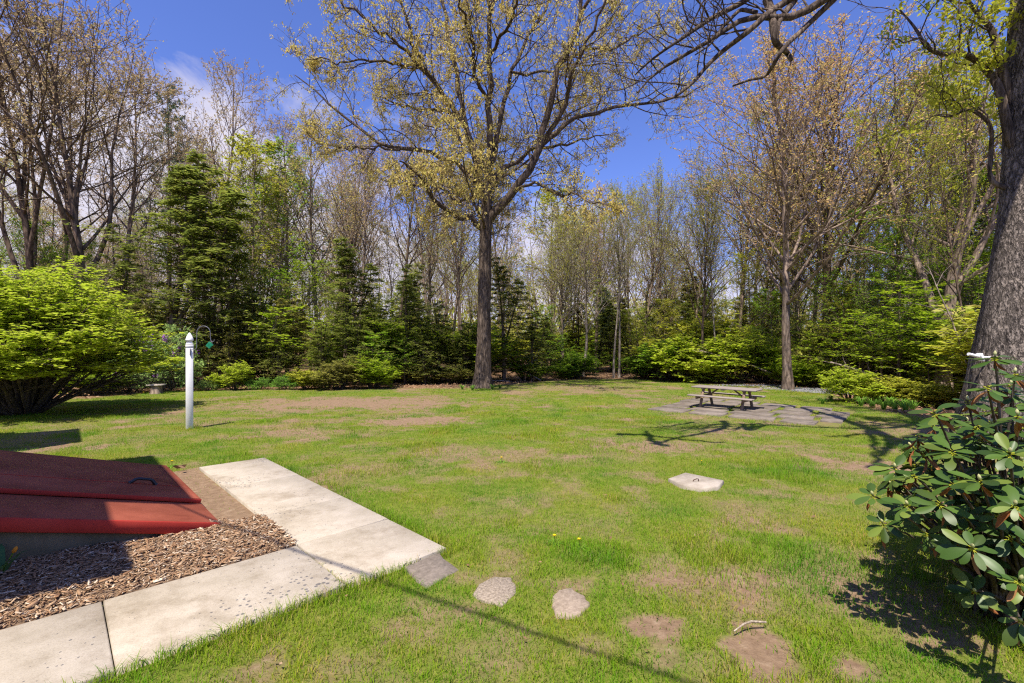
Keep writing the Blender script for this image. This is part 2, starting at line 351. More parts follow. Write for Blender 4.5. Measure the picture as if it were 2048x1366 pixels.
M['black_metal'] = surf_mat('black_metal', (0.012,0.013,0.018), (0.022,0.024,0.03), 10, 0.4, 0.05, spec=0.5)
M['hook_metal'] = surf_mat('hook_metal', (0.10,0.10,0.13), (0.16,0.16,0.20), 10, 0.45, 0.05, spec=0.5)
M['green_plastic'] = surf_mat('green_plastic', (0.01,0.25,0.14), (0.02,0.33,0.19), 10, 0.4, 0)
M['white_vinyl'] = surf_mat('white_vinyl', (0.78,0.76,0.78), (0.86,0.85,0.86), 3, 0.4, 0.02, spec=0.5)
M['suet'] = surf_mat('suet', (0.35,0.25,0.14), (0.5,0.38,0.22), 40, 0.8, 0.3)
M['wood_weathered'] = surf_mat('wood_weathered', (0.17,0.135,0.11), (0.36,0.30,0.26), 9, 0.9, 0.4, 0.006, stretch=(0.25,3,3), island=0.1)
M['wood_leg'] = surf_mat('wood_leg', (0.15,0.10,0.06), (0.31,0.22,0.145), 9, 0.85, 0.3, 0.006, stretch=(3,3,0.4), island=0.1)
M['rust'] = surf_mat('rust', (0.05,0.03,0.02), (0.11,0.06,0.04), 30, 0.8, 0.3)
M['chip'] = leaf_mat('chip', [(0.31,0.19,0.11),(0.22,0.12,0.065),(0.42,0.29,0.185),(0.17,0.09,0.05),(0.60,0.50,0.38),(0.27,0.16,0.09),(0.36,0.225,0.135)], 0.0, 0.9, 0.1)
M['mulch'] = surf_mat('mulch', (0.12,0.075,0.045), (0.27,0.18,0.115), 40, 0.95, 0.8, 0.03)
M['gravel'] = surf_mat('gravel', (0.14,0.14,0.15), (0.33,0.32,0.34), 60, 0.95, 0.8, 0.03, island=0.3)
M['siding'] = surf_mat('siding', (0.62,0.60,0.55), (0.70,0.68,0.63), 3, 0.7, 0.1)
M['roof'] = surf_mat('roof', (0.06,0.055,0.05), (0.12,0.11,0.10), 30, 0.9, 0.3)
M['stick'] = bark_mat('stick', (0.25,0.2,0.15), (0.5,0.42,0.33), 20, 0.4, 0.4, 0.005)
M['tulip_leaf'] = leaf_mat('tulip_leaf', [(0.05,0.12,0.05),(0.07,0.15,0.06)], 0.2)
M['petal_orange'] = surf_mat('petal_orange', (0.5,0.17,0.015), (0.6,0.26,0.03), 10, 0.6, 0)
M['log'] = bark_mat('log', (0.13,0.10,0.085), (0.36,0.29,0.25), 8, 0.6, 0.5, 0.03)

# ------------------------------------------------------------------ plan masks (house axes)
def to_st(x, y): return (x+y)/math.sqrt(2), (y-x)/math.sqrt(2)
PATH_MAIN = (1.50, 2.40, 3.20, 8.12); PATH_BR = (-2.2, 1.47, 3.20, 4.17)
def in_rect(s, t, r, g=0.0): return (s > r[0]-g) & (s < r[1]+g) & (t > r[2]-g) & (t < r[3]+g)
PATIO = [at(1283, 819), at(1392, 795), at(1712, 822), at(1676, 856)]
def in_poly(x, y, P):
    inside = np.zeros(np.shape(x), bool); n = len(P)
    for i in range(n):
        x0, y0 = P[i][0], P[i][1]; x1, y1 = P[(i+1) % n][0], P[(i+1) % n][1]
        c = ((y0 > y) != (y1 > y)) & (x < (x1-x0)*(y-y0)/(y1-y0+1e-12)+x0); inside ^= c
    return inside
# wood edge in plan: lawn in front of it, leaf litter behind
EDGE = np.array([at(-260, 806)[:2], at(-60, 800)[:2], at(180, 796)[:2], at(330, 782)[:2], at(520, 779)[:2], at(640, 779)[:2], at(760, 778)[:2], at(950, 776)[:2],
        at(1080, 763)[:2], at(1180, 758)[:2], at(1300, 758)[:2], at(1420, 768)[:2], at(1520, 771)[:2], at(1640, 778)[:2], at(1700, 806)[:2], at(1800, 826)[:2], at(1930, 850)[:2], at(2200, 868)[:2]])
eth = np.arctan2(EDGE[:, 0], EDGE[:, 1]); er = np.hypot(EDGE[:, 0], EDGE[:, 1])
def wood(x, y):                      # >0 inside the wood (metres past the edge)
    th = np.arctan2(x, y); return np.hypot(x, y) - np.interp(th, eth, er) + 1.4*(fbm(x*0.35, y*0.35, 91)-0.5)
ELL = []
for (px, py, rx, ry, w) in [(700,806,230,13,1.0),(800,812,120,9,0.8),(815,841,125,11,1.0),(965,912,150,20,0.6),(1330,893,110,12,0.75),(1140,776,150,6,0.6),(1250,783,80,4,0.5),
        (1740,935,75,16,0.95),(1515,1305,60,55,1.0),(1300,1255,60,28,0.9),(1320,1310,45,30,0.5),(1720,1340,70,35,0.95),(1795,1205,90,35,0.6),(1870,1270,80,40,0.6),
        (1440,1180,50,22,0.45),(985,1160,75,22,0.6),(1145,1170,60,18,0.55),(860,1230,110,45,0.55),(500,1345,70,40,0.5),(720,935,90,14,0.55),(620,975,60,12,0.3),(960,1030,80,20,0.25),
        (430,815,110,8,0.5),(560,822,90,8,0.6),(250,870,130,14,0.35),(1100,985,80,14,0.35),(1530,985,60,12,0.5),(1000,1320,120,40,0.35),(1180,1050,90,25,0.3),(1180,1290,70,30,0.45),(690,1330,70,35,0.4),(960,1290,60,25,0.35),(1420,1330,60,30,0.4)]:
    c = at(px, py); a = abs(at(px+rx, py)[0]-c[0]); b = abs(at(px, py-ry)[1]-at(px, py+ry)[1])/2; ELL.append((c[0], c[1], a, b, w))
def bare(x, y):
    v = 0.72*np.clip((fbm(x*0.6, y*0.6, 3)-0.49)*3.2, 0, 1) + 0.46*np.clip((fbm(x*2.6, y*2.6, 9)-0.52)*4.5, 0, 1)
    wob = (fbm(x*2.0, y*2.0, 33)-0.5)*1.7 + (fbm(x*9.0, y*9.0, 35, 3)-0.5)*1.5
    for cx, cy, a, b, w in ELL:
        r = np.sqrt(((x-cx)/a)**2+((y-cy)/b)**2); v = np.maximum(v, w*np.clip((1.28-r+wob)*1.4, 0, 1))
    s, t = to_st(x, y)
    v = np.where((s > 1.1) & (s < 1.52) & (t > 5.1) & (t < 8.25), 1.0, v)
    w_ = wood(x, y); v = np.maximum(v, np.clip(0.8+w_*0.8, 0, 1)*0.8)
    return np.clip(v, 0, 1)
MULCH = (-2.25, 1.5, 4.10, 5.25)
STONES = [([(808,1137),(878,1108),(918,1142),(852,1178)], 'stone_grey', "dark grey square stepping stone against the end of the concrete path", 0.03),
          ([(945,1192),(958,1172),(990,1156),(1022,1160),(1034,1178),(1028,1198),(1002,1216),(962,1206)], 'stone_peb', "pale pebbly round stepping stone, second from the concrete path", 0.035),
          ([(1104,1196),(1118,1182),(1142,1178),(1170,1196),(1182,1212),(1152,1238),(1112,1236),(1103,1216)], 'stone_brown', "brownish worn stepping stone, farthest from the concrete path", 0.03)]
COVER = [(1336,963),(1370,951),(1448,967),(1436,980),(1400,984),(1362,976)]
def blocked(x, y):
    s, t = to_st(x, y)
    b = in_rect(s, t, PATH_MAIN, 0.0) | in_rect(s, t, PATH_BR, 0.0) | in_rect(s, t, (-2.6, 1.2, 5.0, 8.25)) | in_rect(s, t, MULCH) | (s < -2.1)
    for P, *_ in STONES: b |= in_poly(x, y, [at(*p) for p in P])
    b |= in_poly(x, y, [at(*p) for p in COVER])
    return b

# ------------------------------------------------------------------ ground sheet
def ground():
    def axis(segs):
        out = []
        for a, b, st_ in segs: out.append(np.arange(a, b, st_))
        return np.concatenate(out)
    xs = axis([(-420,-60,30),(-60,-28,2.0),(-28,-10,0.25),(-10,10,0.07),(10,28,0.25),(28,60,2.0),(60,421,30)])
    ys = axis([(-120,-8,8),(-8,1.5,0.5),(1.5,14,0.06),(14,24,0.12),(24,36,0.2),(36,60,2.0),(60,601,30)])
    X, Y = np.meshgrid(xs, ys); Z = gz(Y)
    near = (np.abs(X) < 28) & (Y > 1) & (Y < 36)
    bb = bare(X, Y); Z = Z + np.where(near, (fbm(X*1.1, Y*1.1, 5)-0.5)*0.05 + (fbm(X*7, Y*7, 6)-0.5)*0.018 - 0.01*bb, 0)
    s, t = to_st(X, Y)
    flat = in_rect(s, t, PATH_MAIN, .1) | in_rect(s, t, PATH_BR, .1) | in_rect(s, t, (-2.6, 1.5, 4.0, 8.3)) | in_poly(X, Y, PATIO)
    Z = np.where(flat, gz(Y)-0.012, Z)
    w = wood(X, Y); lit = np.clip(w*0.7+0.5, 0, 1)
    lit = np.where(Y < 2, 0, lit)
    m = MB(); ny, nx = X.shape; idx = np.arange(ny*nx).reshape(ny, nx)
    m.add(np.stack([X, Y, Z], -1).reshape(-1, 3), np.stack([idx[:-1,:-1], idx[:-1,1:], idx[1:,1:], idx[1:,:-1]], -1).reshape(-1, 4))
    mt, N, L = mat('ground'); tc = N.new('ShaderNodeTexCoord')
    ab = N.new('ShaderNodeAttribute'); ab.attribute_name = 'bare'; al = N.new('ShaderNodeAttribute'); al.attribute_name = 'litter'
    def noise(sc, det=8, ro=0.65):
        n = N.new('ShaderNodeTexNoise'); n.inputs['Scale'].default_value = sc; n.inputs['Detail'].default_value = det; n.inputs['Roughness'].default_value = ro
        L.new(tc.outputs['Object'], n.inputs['Vector']); return n
    g1 = noise(9); gr = ramp(N, [(0.3, (0.095,0.135,0.018)), (0.55, (0.155,0.18,0.03)), (0.75, (0.235,0.21,0.065))]); L.new(g1.outputs['Fac'], gr.inputs[0])
    s1 = noise(14, 12, 0.7); sr = ramp(N, [(0.28, (0.15,0.095,0.06)), (0.55, (0.245,0.165,0.105)), (0.75, (0.34,0.25,0.17))]); L.new(s1.outputs['Fac'], sr.inputs[0])
    l1 = noise(7, 12, 0.75); lr = ramp(N, [(0.3, (0.10,0.06,0.035)), (0.55, (0.24,0.145,0.085)), (0.75, (0.38,0.25,0.16))]); L.new(l1.outputs['Fac'], lr.inputs[0])
    def mix(f, a, b):
        k = N.new('ShaderNodeMix'); k.data_type = 'RGBA'; L.new(f, k.inputs['Factor']); L.new(a, k.inputs['A']); L.new(b, k.inputs['B']); return k.outputs['Result']
    bm = N.new('ShaderNodeMath'); bm.operation = 'MULTIPLY_ADD'; bm.use_clamp = True
    bm.inputs[1].default_value = 1.6; n4 = noise(20, 5)
    n4s = N.new('ShaderNodeMath'); n4s.operation = 'SUBTRACT'; n4s.inputs[1].default_value = 0.62; L.new(n4.outputs['Fac'], n4s.inputs[0])
    L.new(ab.outputs['Fac'], bm.inputs[0]); L.new(n4s.outputs[0], bm.inputs[2])
    c = mix(bm.outputs[0], gr.outputs[0], sr.outputs[0]); c = mix(al.outputs['Fac'], c, lr.outputs[0])
    p = N.new('ShaderNodeBsdfPrincipled'); p.inputs['Roughness'].default_value = 1.0; p.inputs['Specular IOR Level'].default_value = 0.05; L.new(c, p.inputs['Base Color'])
    b = N.new('ShaderNodeBump'); b.inputs['Strength'].default_value = 0.8; b.inputs['Distance'].default_value = 0.03; L.new(s1.outputs['Fac'], b.inputs['Height']); L.new(b.outputs[0], p.inputs['Normal'])
    o = N.new('ShaderNodeOutputMaterial'); L.new(p.outputs[0], o.inputs[0])
    g = m.build('ground', mt, smooth=True); g["kind"] = "structure"
    for nm, arr in (('bare', bb), ('litter', lit)):
        a = g.data.attributes.new(nm, 'FLOAT', 'POINT'); a.data.foreach_set('value', arr.ravel().astype(np.float32))
ground()

# ------------------------------------------------------------------ path, apron, patio, gravel
def path():
    m = MB(); gp = 0.0035
    def slab(s0, s1, t0, t1, dz=0.0):
        poly = [st(s0+gp, t0+gp), st(s1-gp, t0+gp), st(s1-gp, t1-gp), st(s0+gp, t1-gp)]
        m.prism(poly, -0.15, 0.027+dz, lambda a: gz(a[1]), 0.008)
    for t0, t1, dz in ((3.2, 4.19, 0), (4.19, 5.2, .003), (5.2, 6.62, 0), (6.62, 8.12, .002)): slab(1.50, 2.40, t0, t1, dz)
    for s0, s1, dz in ((0.22, 1.495, .002), (-1.0, 0.22, 0), (-2.19, -1.0, .003)): slab(s0, s1, 3.2, 4.17, dz)
    o = m.build('path', M['concrete']); o["kind"] = "structure"
path()
def patio():
    rng = np.random.default_rng(4); A, B, C, D = [p[:2] for p in PATIO]; m = MB()
    def bl(u, v): return (1-u)*(1-v)*A+(1-u)*v*B+u*v*C+u*(1-v)*D
    nv = 5
    for j in range(nv):
        u = -0.02+0.04*rng.random(); off = rng.uniform(-0.05, 0.05)
        while u < 0.97:
            w = rng.uniform(0.17, 0.25); u1 = min(u+w, 1.01)
            if u1-u > 0.07 and not (j == nv-1 and u > 0.72):
                g = 0.011+0.010*rng.random(4); v0 = j/nv; v1 = (j+1)/nv
                poly = [bl(u+g[0], v0+.02+off*.15), bl(u1-g[1], v0+.022+off*.15), bl(u1-g[2], v1-.018), bl(u+g[3], v1-.022)]
                m.prism(poly, -0.08, 0.028+0.012*rng.random(), lambda a: gz(a[1]), 0.008)
            u = u1+0.004+0.02*(rng.random() < 0.3)
    o = m.build('patio', M['patio']); o["kind"] = "structure"
patio()
def rand_rot_quads(rng, c, L, Wd, tilt=0.35):
    n = len(c); a = rng.uniform(0, 2*PI, n); U = np.stack([np.cos(a), np.sin(a), rng.normal(0, tilt*.5, n)], 1); U /= np.linalg.norm(U, axis=1, keepdims=True)
    Nn = np.stack([rng.normal(0, tilt, n), rng.normal(0, tilt, n), np.ones(n)], 1); Nn -= U*np.sum(U*Nn, 1, keepdims=True); Nn /= np.linalg.norm(Nn, axis=1, keepdims=True)
    return U, Nn
def gravel():
    rng = np.random.default_rng(8); m = MB()
    for (px, py, rx, ry, n) in ((1655, 783, 55, 8, 1300), (1500, 771, 80, 2, 350), (1570, 779, 40, 5, 300)):
        c = at(px, py); a = abs(at(px+rx, py)[0]-c[0]); b = abs(at(px, py-ry)[1]-at(px, py+ry)[1])/2
        th = rng.uniform(0, 2*PI, n); r = np.sqrt(rng.random(n)); x = c[0]+a*r*np.cos(th); y = c[1]+b*r*np.sin(th)
        q = rng.uniform(0.02, 0.05, n)
        base = np.array([[1,0,0],[0,1,0],[-1,0,0],[0,-1,0],[0,0,.7]])
        v = base[None]*q[:, None, None]*rng.uniform(.6, 1.3, (n, 5, 1)) + np.stack([x, y, gz(y)+0.015], 1)[:, None]
        f = np.array([[0,1,4],[1,2,4],[2,3,4],[3,0,4]]); m.add(v.reshape(-1, 3), t=(f[None]+np.arange(n)[:, None, None]*5).reshape(-1, 3))
    o = m.build('gravel', M['gravel']); props(o, "pale grey gravel spread at the wood edge around a slim maple", "gravel", kind="stuff")
gravel()
def mulch():
    rng = np.random.default_rng(12); m = MB(); ns, nt_ = 60, 26
    S, T = np.meshgrid(np.linspace(-2.2, 1.49, ns), np.linspace(4.175, 5.30, nt_)); x = (S-T)/2**.5; y = (S+T)/2**.5
    cut = np.clip((S-1.05)*3, 0, 1)
    z = gz(y)+0.02+0.05*fbm(x*3, y*3, 4)*np.clip((T-4.17)*4, 0, 1)+0.07*np.clip((T-4.3), 0, 1)*np.clip((0.9-S)*1.2, 0.15, 1); z = z - 0.05*np.clip((T-5.12)*8, 0, 1)*(S > 1.12)
    idx = np.arange(S.size).reshape(S.shape); m.add(np.stack([x, y, z], -1).reshape(-1, 3), np.stack([idx[:-1,:-1], idx[:-1,1:], idx[1:,1:], idx[1:,:-1]], -1).reshape(-1, 4)[:, ::-1])
    bed = m.build('mulch_bed', M['mulch'], smooth=True); bed["kind"] = "structure"
    n = 11000; s = rng.uniform(-1.6, 1.50, n); t = rng.uniform(4.18, 5.27, n); k = ~((s > 1.2) & (t > 5.15)); s, t = s[k], t[k]; n = len(s)
    x = (s-t)/2**.5; y = (s+t)/2**.5; z = gz(y)+0.025+0.05*fbm(x*3, y*3, 4)*np.clip((t-4.17)*4, 0, 1)+0.07*np.clip((t-4.3), 0, 1)*np.clip((0.9-s)*1.2, 0.15, 1)+rng.uniform(0, 0.02, n)
    c = np.stack([x, y, z], 1); L = rng.uniform(0.010, 0.050, n)*np.where(rng.random(n) < .10, 1.7, 1); Wd = L*rng.uniform(0.10, 0.34, n)
    U, Nn = rand_rot_quads(rng, c, L, Wd, 0.45); V = np.cross(Nn, U); h = 0.002
    v = []
    for dz in (-h, h):
        for a, b in ((-1,-1),(1,-.8),(1,.9),(-1,1)): v.append(c+U*L[:, None]*.5*a+V*Wd[:, None]*.5*b+Nn*dz)
    v = np.stack(v, 1); f = np.array([[3,2,1,0],[4,5,6,7],[0,1,5,4],[1,2,6,5],[2,3,7,6],[3,0,4,7]])
    m2 = MB(); m2.add(v.reshape(-1, 3), (f[None]+np.arange(n)[:, None, None]*8).reshape(-1, 4))
    o = m2.build('mulch', M['chip']); props(o, "shredded wood chip mulch between the red bulkhead and the path", "mulch", kind="stuff")
mulch()

# ------------------------------------------------------------------ house behind the camera (casts the shade on the lawn), service wire
def house():
    h = empty('house', st(-2.2, 6, 0), "pale sided house with dark eaves standing behind the bulkhead", "house")
    def loc(p): return p - np.array([h.location.x, h.location.y, 0])
    def block(name, s0, s1, t0, t1, z0, z1, mt):
        m = MB(); m.box(loc(st((s0+s1)/2, (t0+t1)/2, (z0+z1)/2)), (s1-s0, t1-t0, z1-z0), rotz(R_(45)) @ np.array([[1,0,0],[0,1,0],[0,0,1]])); return m
    def add(name, s0, s1, t0, t1, z0, z1, mt):
        m = MB(); c = loc(st((s0+s1)/2, (t0+t1)/2, (z0+z1)/2))
        u = np.array([1, 1, 0])/2**.5; v = np.array([-1, 1, 0])/2**.5; Mx = np.stack([u, v, [0, 0, 1]], 1)
        m.box(c, (s1-s0, t1-t0, z1-z0), Mx); return m.build(name, mt, h)
    add('wall', -10, -2.2, -7, 14.3, -0.6, 2.5, M['siding'])
    add('roof', -10.3, -1.95, -7.3, 14.2, 2.5, 2.66, M['roof'])
    add('wall', -9, -2.25, 4.68, 8.3, 2.66, 6.4, M['siding'])
    add('wall', -9, -2.27, 3.55, 5.0, 2.66, 5.0, M['siding'])
    add('roof', -9.3, -1.88, 3.45, 5.05, 5.0, 5.16, M['roof'])
    add('roof', -9.3, -1.86, 4.6, 8.42, 6.4, 6.56, M['roof'])
    add('chimney', -3.0, -1.94, 11.2, 13.5, 2.66, 4.9, M['siding'])
    m = MB(); p = st(-2.2, 3.4, 1.0)
house()
def wire():
    p0 = np.array([-6.7, 3.75, 5.0]); p1 = np.array([-0.38+25*.873, 0.17-25*.488, 6.5]); n = 24
    P = np.array([p0+(p1-p0)*i/(n-1)-np.array([0, 0, 0.5*math.sin(PI*i/(n-1))]) for i in range(n)])
    P += np.array([-0.25, 0, 0.35])
    m = MB(); m.tubes(P, np.full(n, 0.016), 6); o = m.build('service_wire', M['black_metal'])
    props(o, "thin black service wire passing overhead from the house", "wire")
wire()

# ------------------------------------------------------------------ red cellar bulkhead
def bulkhead():
    S1 = 1.14; T0, T1 = 5.17, 8.17; SB = -2.15; SL = 0.31
    root = empty('cellar_bulkhead', st(S1, 6.6), "red painted sloping cellar bulkhead with a black handle beside the concrete path", "bulkhead")
    o0 = np.array(root.location)
    def top(s, t): return gz((S1+t)/2**.5) + 0.055 + SL*(S1-s)
    def slopebox(name, s0, s1, t0, t1, up, th, mt, bev=0.008):
        m = MB(); u = np.array([-1/2**.5, -1/2**.5, SL]); L = (s1-s0); u3 = u/np.linalg.norm(u)
        tv = st(0, 1, 0); tv3 = np.array([tv[0], tv[1], (top(s1, t1)-top(s1, t0))/(t1-t0)]); tv3 /= np.linalg.norm(tv3)
        nrm = np.cross(tv3, u3); nrm /= np.linalg.norm(nrm)
        if nrm[2] < 0: nrm = -nrm
        c = (st(s0, t0, top(s0, t0))+st(s1, t1, top(s1, t1)))/2
        m.box(c+nrm*(up-th/2)-o0, (L*np.linalg.norm(u), t1-t0, th), np.stack([u3, np.cross(nrm, u3), nrm], 1), bev)
        return m, nrm, u3, np.cross(nrm, u3)
    # frame / side leaf, lower
    T2 = 6.02
    m, *_ = slopebox('side_leaf', SB, S1, T0, T2-0.03, 0.0, 0.045, None); a = m.build('door_leaf', M['red'], root); a["label"] = "lower narrow leaf of the bulkhead nearest the mulch"
    m, nrm, u3, v3 = slopebox('x', SB, S1-0.02, T2, T1, 0.042, 0.04, None); lf = m.build('door_leaf', M['red'], root); lf["label"] = "raised main leaf of the bulkhead carrying the handle"
    # raised rim and seam on the main leaf
    m = MB(); mid = 6.66
    mm, *_ = slopebox('x', SB, S1-0.03, mid-0.006, mid+0.006, 0.0455, 0.004, None, 0); mm.build('seam', M['black_metal'] if False else M['red_edge'], lf)
    mm, *_ = slopebox('x', SB, S1-0.015, T2-0.016, T2-0.002, 0.043, 0.042, None, 0.003); mm.build('edge_trim', M['red_edge'], lf)
    mm, *_ = slopebox('x', S1-0.115, S1-0.03, T2+0.004, T1-0.004, 0.046, 0.004, None, 0.001); mm.build('end_trim', M['red'], lf)
    # fascia strips
    mm, *_ = slopebox('x', SB, S1-0.002, T0-0.034, T0-0.002, 0.006, 0.105, None, 0.006); mm.build('fascia', M['red_edge'], root)
    # handle: bent bar on the main leaf
    px, py = 0.68, T2+0.86
    c = st(px, mid-0.01, top(px, mid)) + nrm*0.044 - o0
    hp = [(-.085,0),(-.075,.012),(-.05,.055),(-.035,.062),(.035,.062),(.05,.055),(.075,.012),(.085,0)]
    P = np.array([c+u3*a_*1.5+nrm*b_*.9 for a_, b_ in hp]); hm = MB(); hm.tubes(P, np.array([.022,.019,.017,.016,.016,.017,.019,.022]), 8, cap=True); hm.build('handle', M['black_metal'], lf, True)
    # concrete foundation under the leaves
    fm = MB()
    def wallprism(pts):  # closed section extruded along s
        pass
    ns = 2
    for (t0, t1) in ((T0+0.02, T0+0.22), (T1-0.22, T1-0.02)):
        v = []
        for s in (SB, S1-0.05):
            zt = top(s, (t0+t1)/2)-0.05
            for t, z in ((t0, None), (t1, None), (t1, zt), (t0, zt)):
                p = st(s, t); v.append([p[0], p[1], (p[2]-0.3) if z is None else max(z, p[2]-0.29)])
        fm.add(np.array(v)-o0, [(0,1,2,3),(4,7,6,5),(0,4,5,1),(1,5,6,2),(2,6,7,3),(3,7,4,0)])
    fm.build('foundation', M['foundation'], root)
    # front sill
    sm = MB(); sm.box(st(S1-0.03, (T0+T1)/2, float(gz((S1+6.67)/2**.5))-0.02)-o0, (0.07, T1-T0-0.06, 0.10), np.stack([np.array([1,1,0])/2**.5, np.array([-1,1,0])/2**.5, [0,0,1]], 1)); sm.build('sill', M['red_edge'], root)
bulkhead()

# ------------------------------------------------------------------ white post, hook, feeder
def post():
    b = at(379, 857); h = 2.24; w = 0.142; rot = rotz(R_(37))
    root = empty('white_post', b, "white vinyl post with pointed cap standing on the lawn", "post")
    m = MB(); m.box((0, 0, h/2-0.3), (w, w, h+0.0), rot, 0.008); m.build('shaft', M['white_vinyl'], root)
    zt = h-0.3+h*0  # shaft top is h/2-.3 + h/2
    zt = h-0.3
    m = MB(); m.box((0, 0, zt-0.03), (w+0.008, w+0.008, 0.07), rot, 0.004); m.build('collar', M['white_vinyl'], root)
    m = MB()
    prof = [(0.001,0.0),(w*.60,0.008),(w*.56,0.04),(w*.42,0.055),(w*.42,0.075),(w*.64,0.10),(w*.66,0.115),(w*.52,0.175),(w*.30,0.235),(w*.10,0.275),(0.001,0.285)]
    m.lathe([(r*1.18, z+zt+0.0) for r, z in prof], (0, 0, 0), 4, rotz(R_(82))); m.build('cap', M['white_vinyl'], root)
    # bracket + hook arm
    fx = np.array([1, 0, 0.0]); m = MB()
    bz = zt-0.16
    m.box((0.055, -0.055, bz), (0.02, 0.04, 0.15), rotz(R_(37)), 0.003)
    m.tubes(np.array([[0.065,-0.065,bz+0.05],[0.13,-0.06,bz+0.05],[0.175,-0.04,bz+0.06],[0.185,-0.03,bz+0.10]]), np.full(4, 0.007), 6, cap=True)
    z0 = bz+0.10; arc = [[0.185,-0.03,z0],[0.188,-0.03,z0+0.16],[0.192,-0.03,z0+0.28]]
    r = 0.155
    for i in range(0, 11):
        a = PI - PI*i/10; arc.append([0.192+r+r*math.cos(a), -0.03, z0+0.34+r*math.sin(a)])
    arc += [[0.505,-0.03,z0+0.24],[0.515,-0.03,z0+0.16],[0.545,-0.03,z0+0.125],[0.585,-0.03,z0+0.14],[0.60,-0.03,z0+0.18]]
    m.tubes(np.array(arc), np.full(len(arc), 0.008), 6, cap=True); m.build('hook', M['hook_metal'], root, True)
    # suet feeder
    f = empty('suet_feeder', b+np.array([0.55,-0.03,z0+0.135]), "small green wire suet feeder hanging tilted from the post hook", "bird feeder")
    tl = roty(R_(38)) * 0.8; m = MB(); wv = []
    for i in range(7):
        x = -0.062+0.124*i/6
        for y in (-0.025, 0.025): m.tubes(np.array([[x,y,-0.20],[x,y,-0.06]]) @ tl.T, np.array([.0045,.0045]), 4)
    for j in range(6):
        z = -0.20+0.14*j/5
        for y in (-0.025, 0.025): m.tubes(np.array([[-0.062,y,z],[0.062,y,z]]) @ tl.T, np.array([.0045,.0045]), 4)
        for x in (-0.062, 0.062): m.tubes(np.array([[x,-0.025,z],[x,0.025,z]]) @ tl.T, np.array([.0045,.0045]), 4)
    m.build('cage', M['green_plastic'], f)
    m = MB(); m.box(np.array([0,0,-0.16]) @ tl.T, (0.10,0.036,0.06), tl, 0.006); m.build('suet_cake', M['green_plastic'], f)
    m = MB(); m.tubes(np.array([np.array([-0.05,0,-0.06]) @ tl.T,[0.0,0,0.0]]), np.array([.004,.004]), 4); m.tubes(np.array([np.array([0.05,0,-0.06]) @ tl.T,[0.0,0,0.0]]), np.array([.004,.004]), 4); m.build('chain', M['hook_metal'], f)
post()

# ------------------------------------------------------------------ picnic table
def table():
    c = at(1452, 817); ang = math.atan2(-0.70, 0.71); L = 1.95; H = 0.64
    root = empty('picnic_table', c+np.array([0,0,0.032]), "weathered wooden picnic table with attached benches on the stone patio", "picnic table", rz=ang)
    m = MB()
    for i in range(5): m.box((0, (i-2)*0.145, H-0.02), (L-0.01*(i % 2), 0.136, 0.04), None, 0.006)
    for x in (-0.62, 0, 0.62): m.box((x, 0, H-0.058), (0.08, 0.66, 0.034), None, 0.004)
    m.build('tabletop', M['wood_weathered'], root)
    for sy in (-1, 1):
        m = MB()
        for k in range(2): m.box((0, sy*(0.50+0.135*k), 0.375), (L-0.02*k, 0.127, 0.036), None, 0.006)
        m.build('bench_seat', M['wood_weathered'], root)
    for sx in (-1, 1):
        for sy in (-1, 1):
            m = MB(); P = np.array([[sx*0.62, sy*0.50, -0.01], [sx*0.62, sy*0.34, H*0.5], [sx*0.62, sy*0.20, H-0.045]])
            m.tubes(P, np.array([0.047, 0.045, 0.044]), 8, cap=True); m.build('leg', M['wood_leg'], root, True)
        m = MB(); m.box((sx*0.69, 0, 0.315), (0.045, 1.30, 0.09), None, 0.006); m.build('seat_beam', M['wood_leg'], root)
        m = MB(); P = np.array([[sx*0.60, 0, 0.31], [sx*0.24, 0, H-0.06]]); m.tubes(P, np.array([0.026, 0.026]), 6, cap=True); m.build('brace', M['wood_leg'], root)
table()

# ------------------------------------------------------------------ stepping stones, cover, stick, stump, tulips
for P, mt, lab, h in STONES:
    w = [at(*p) for p in P]; c = np.mean(w, 0); pts = []
    for i in range(len(w)):
        a, b = w[i], w[(i+1) % len(w)]
        for k in range(3):
            q = a+(b-a)*k/3; q = q+np.random.default_rng(i*7+k).normal(0, 0.006, 3); pts.append(q-c)
    m = MB(); m.prism(pts, -0.05, h-0.016, lambda a: -GRAD*a[1], 0.008); o = m.build('stepping_stone', M[mt]); o.location = c
    props(o, lab, "stepping stone", "stepping stones in the lawn")
def cover():
    w = [at(*p) for p in COVER]; c = np.mean(w, 0); root = empty('concrete_cover', c, "pale flat concrete slab with iron loop sunk in the lawn", "slab cover")
    m = MB(); m.prism([p-c for p in w], -0.05, 0.045, lambda a: -GRAD*a[1], 0.012); m.build('slab', M['concrete_old'], root)
    m = MB(); P = np.array([[-0.040,0.0,0.035],[-0.025,0,0.065],[0.015,0.0,0.08],[0.035,0.0,0.078],[0.038,0.0,0.035]]); m.tubes(P, np.full(5, 0.006), 6); m.build('handle', M['rust'], root)
cover()
def stick():
    P = np.array([at(1468,1274)+[0,0,.035], at(1488,1264)+[0,0,.05], at(1503,1259)+[0,0,.05], at(1532,1257)+[0,0,.04]]); c = P.mean(0); m = MB()
    m.tubes(P-c, np.array([.004,.006,.007,.006]), 6, cap=True); o = m.build('fallen_stick', M['stick']); o.location = c; props(o, "short bare stick lying on a soil patch in the lawn", "stick")
stick()
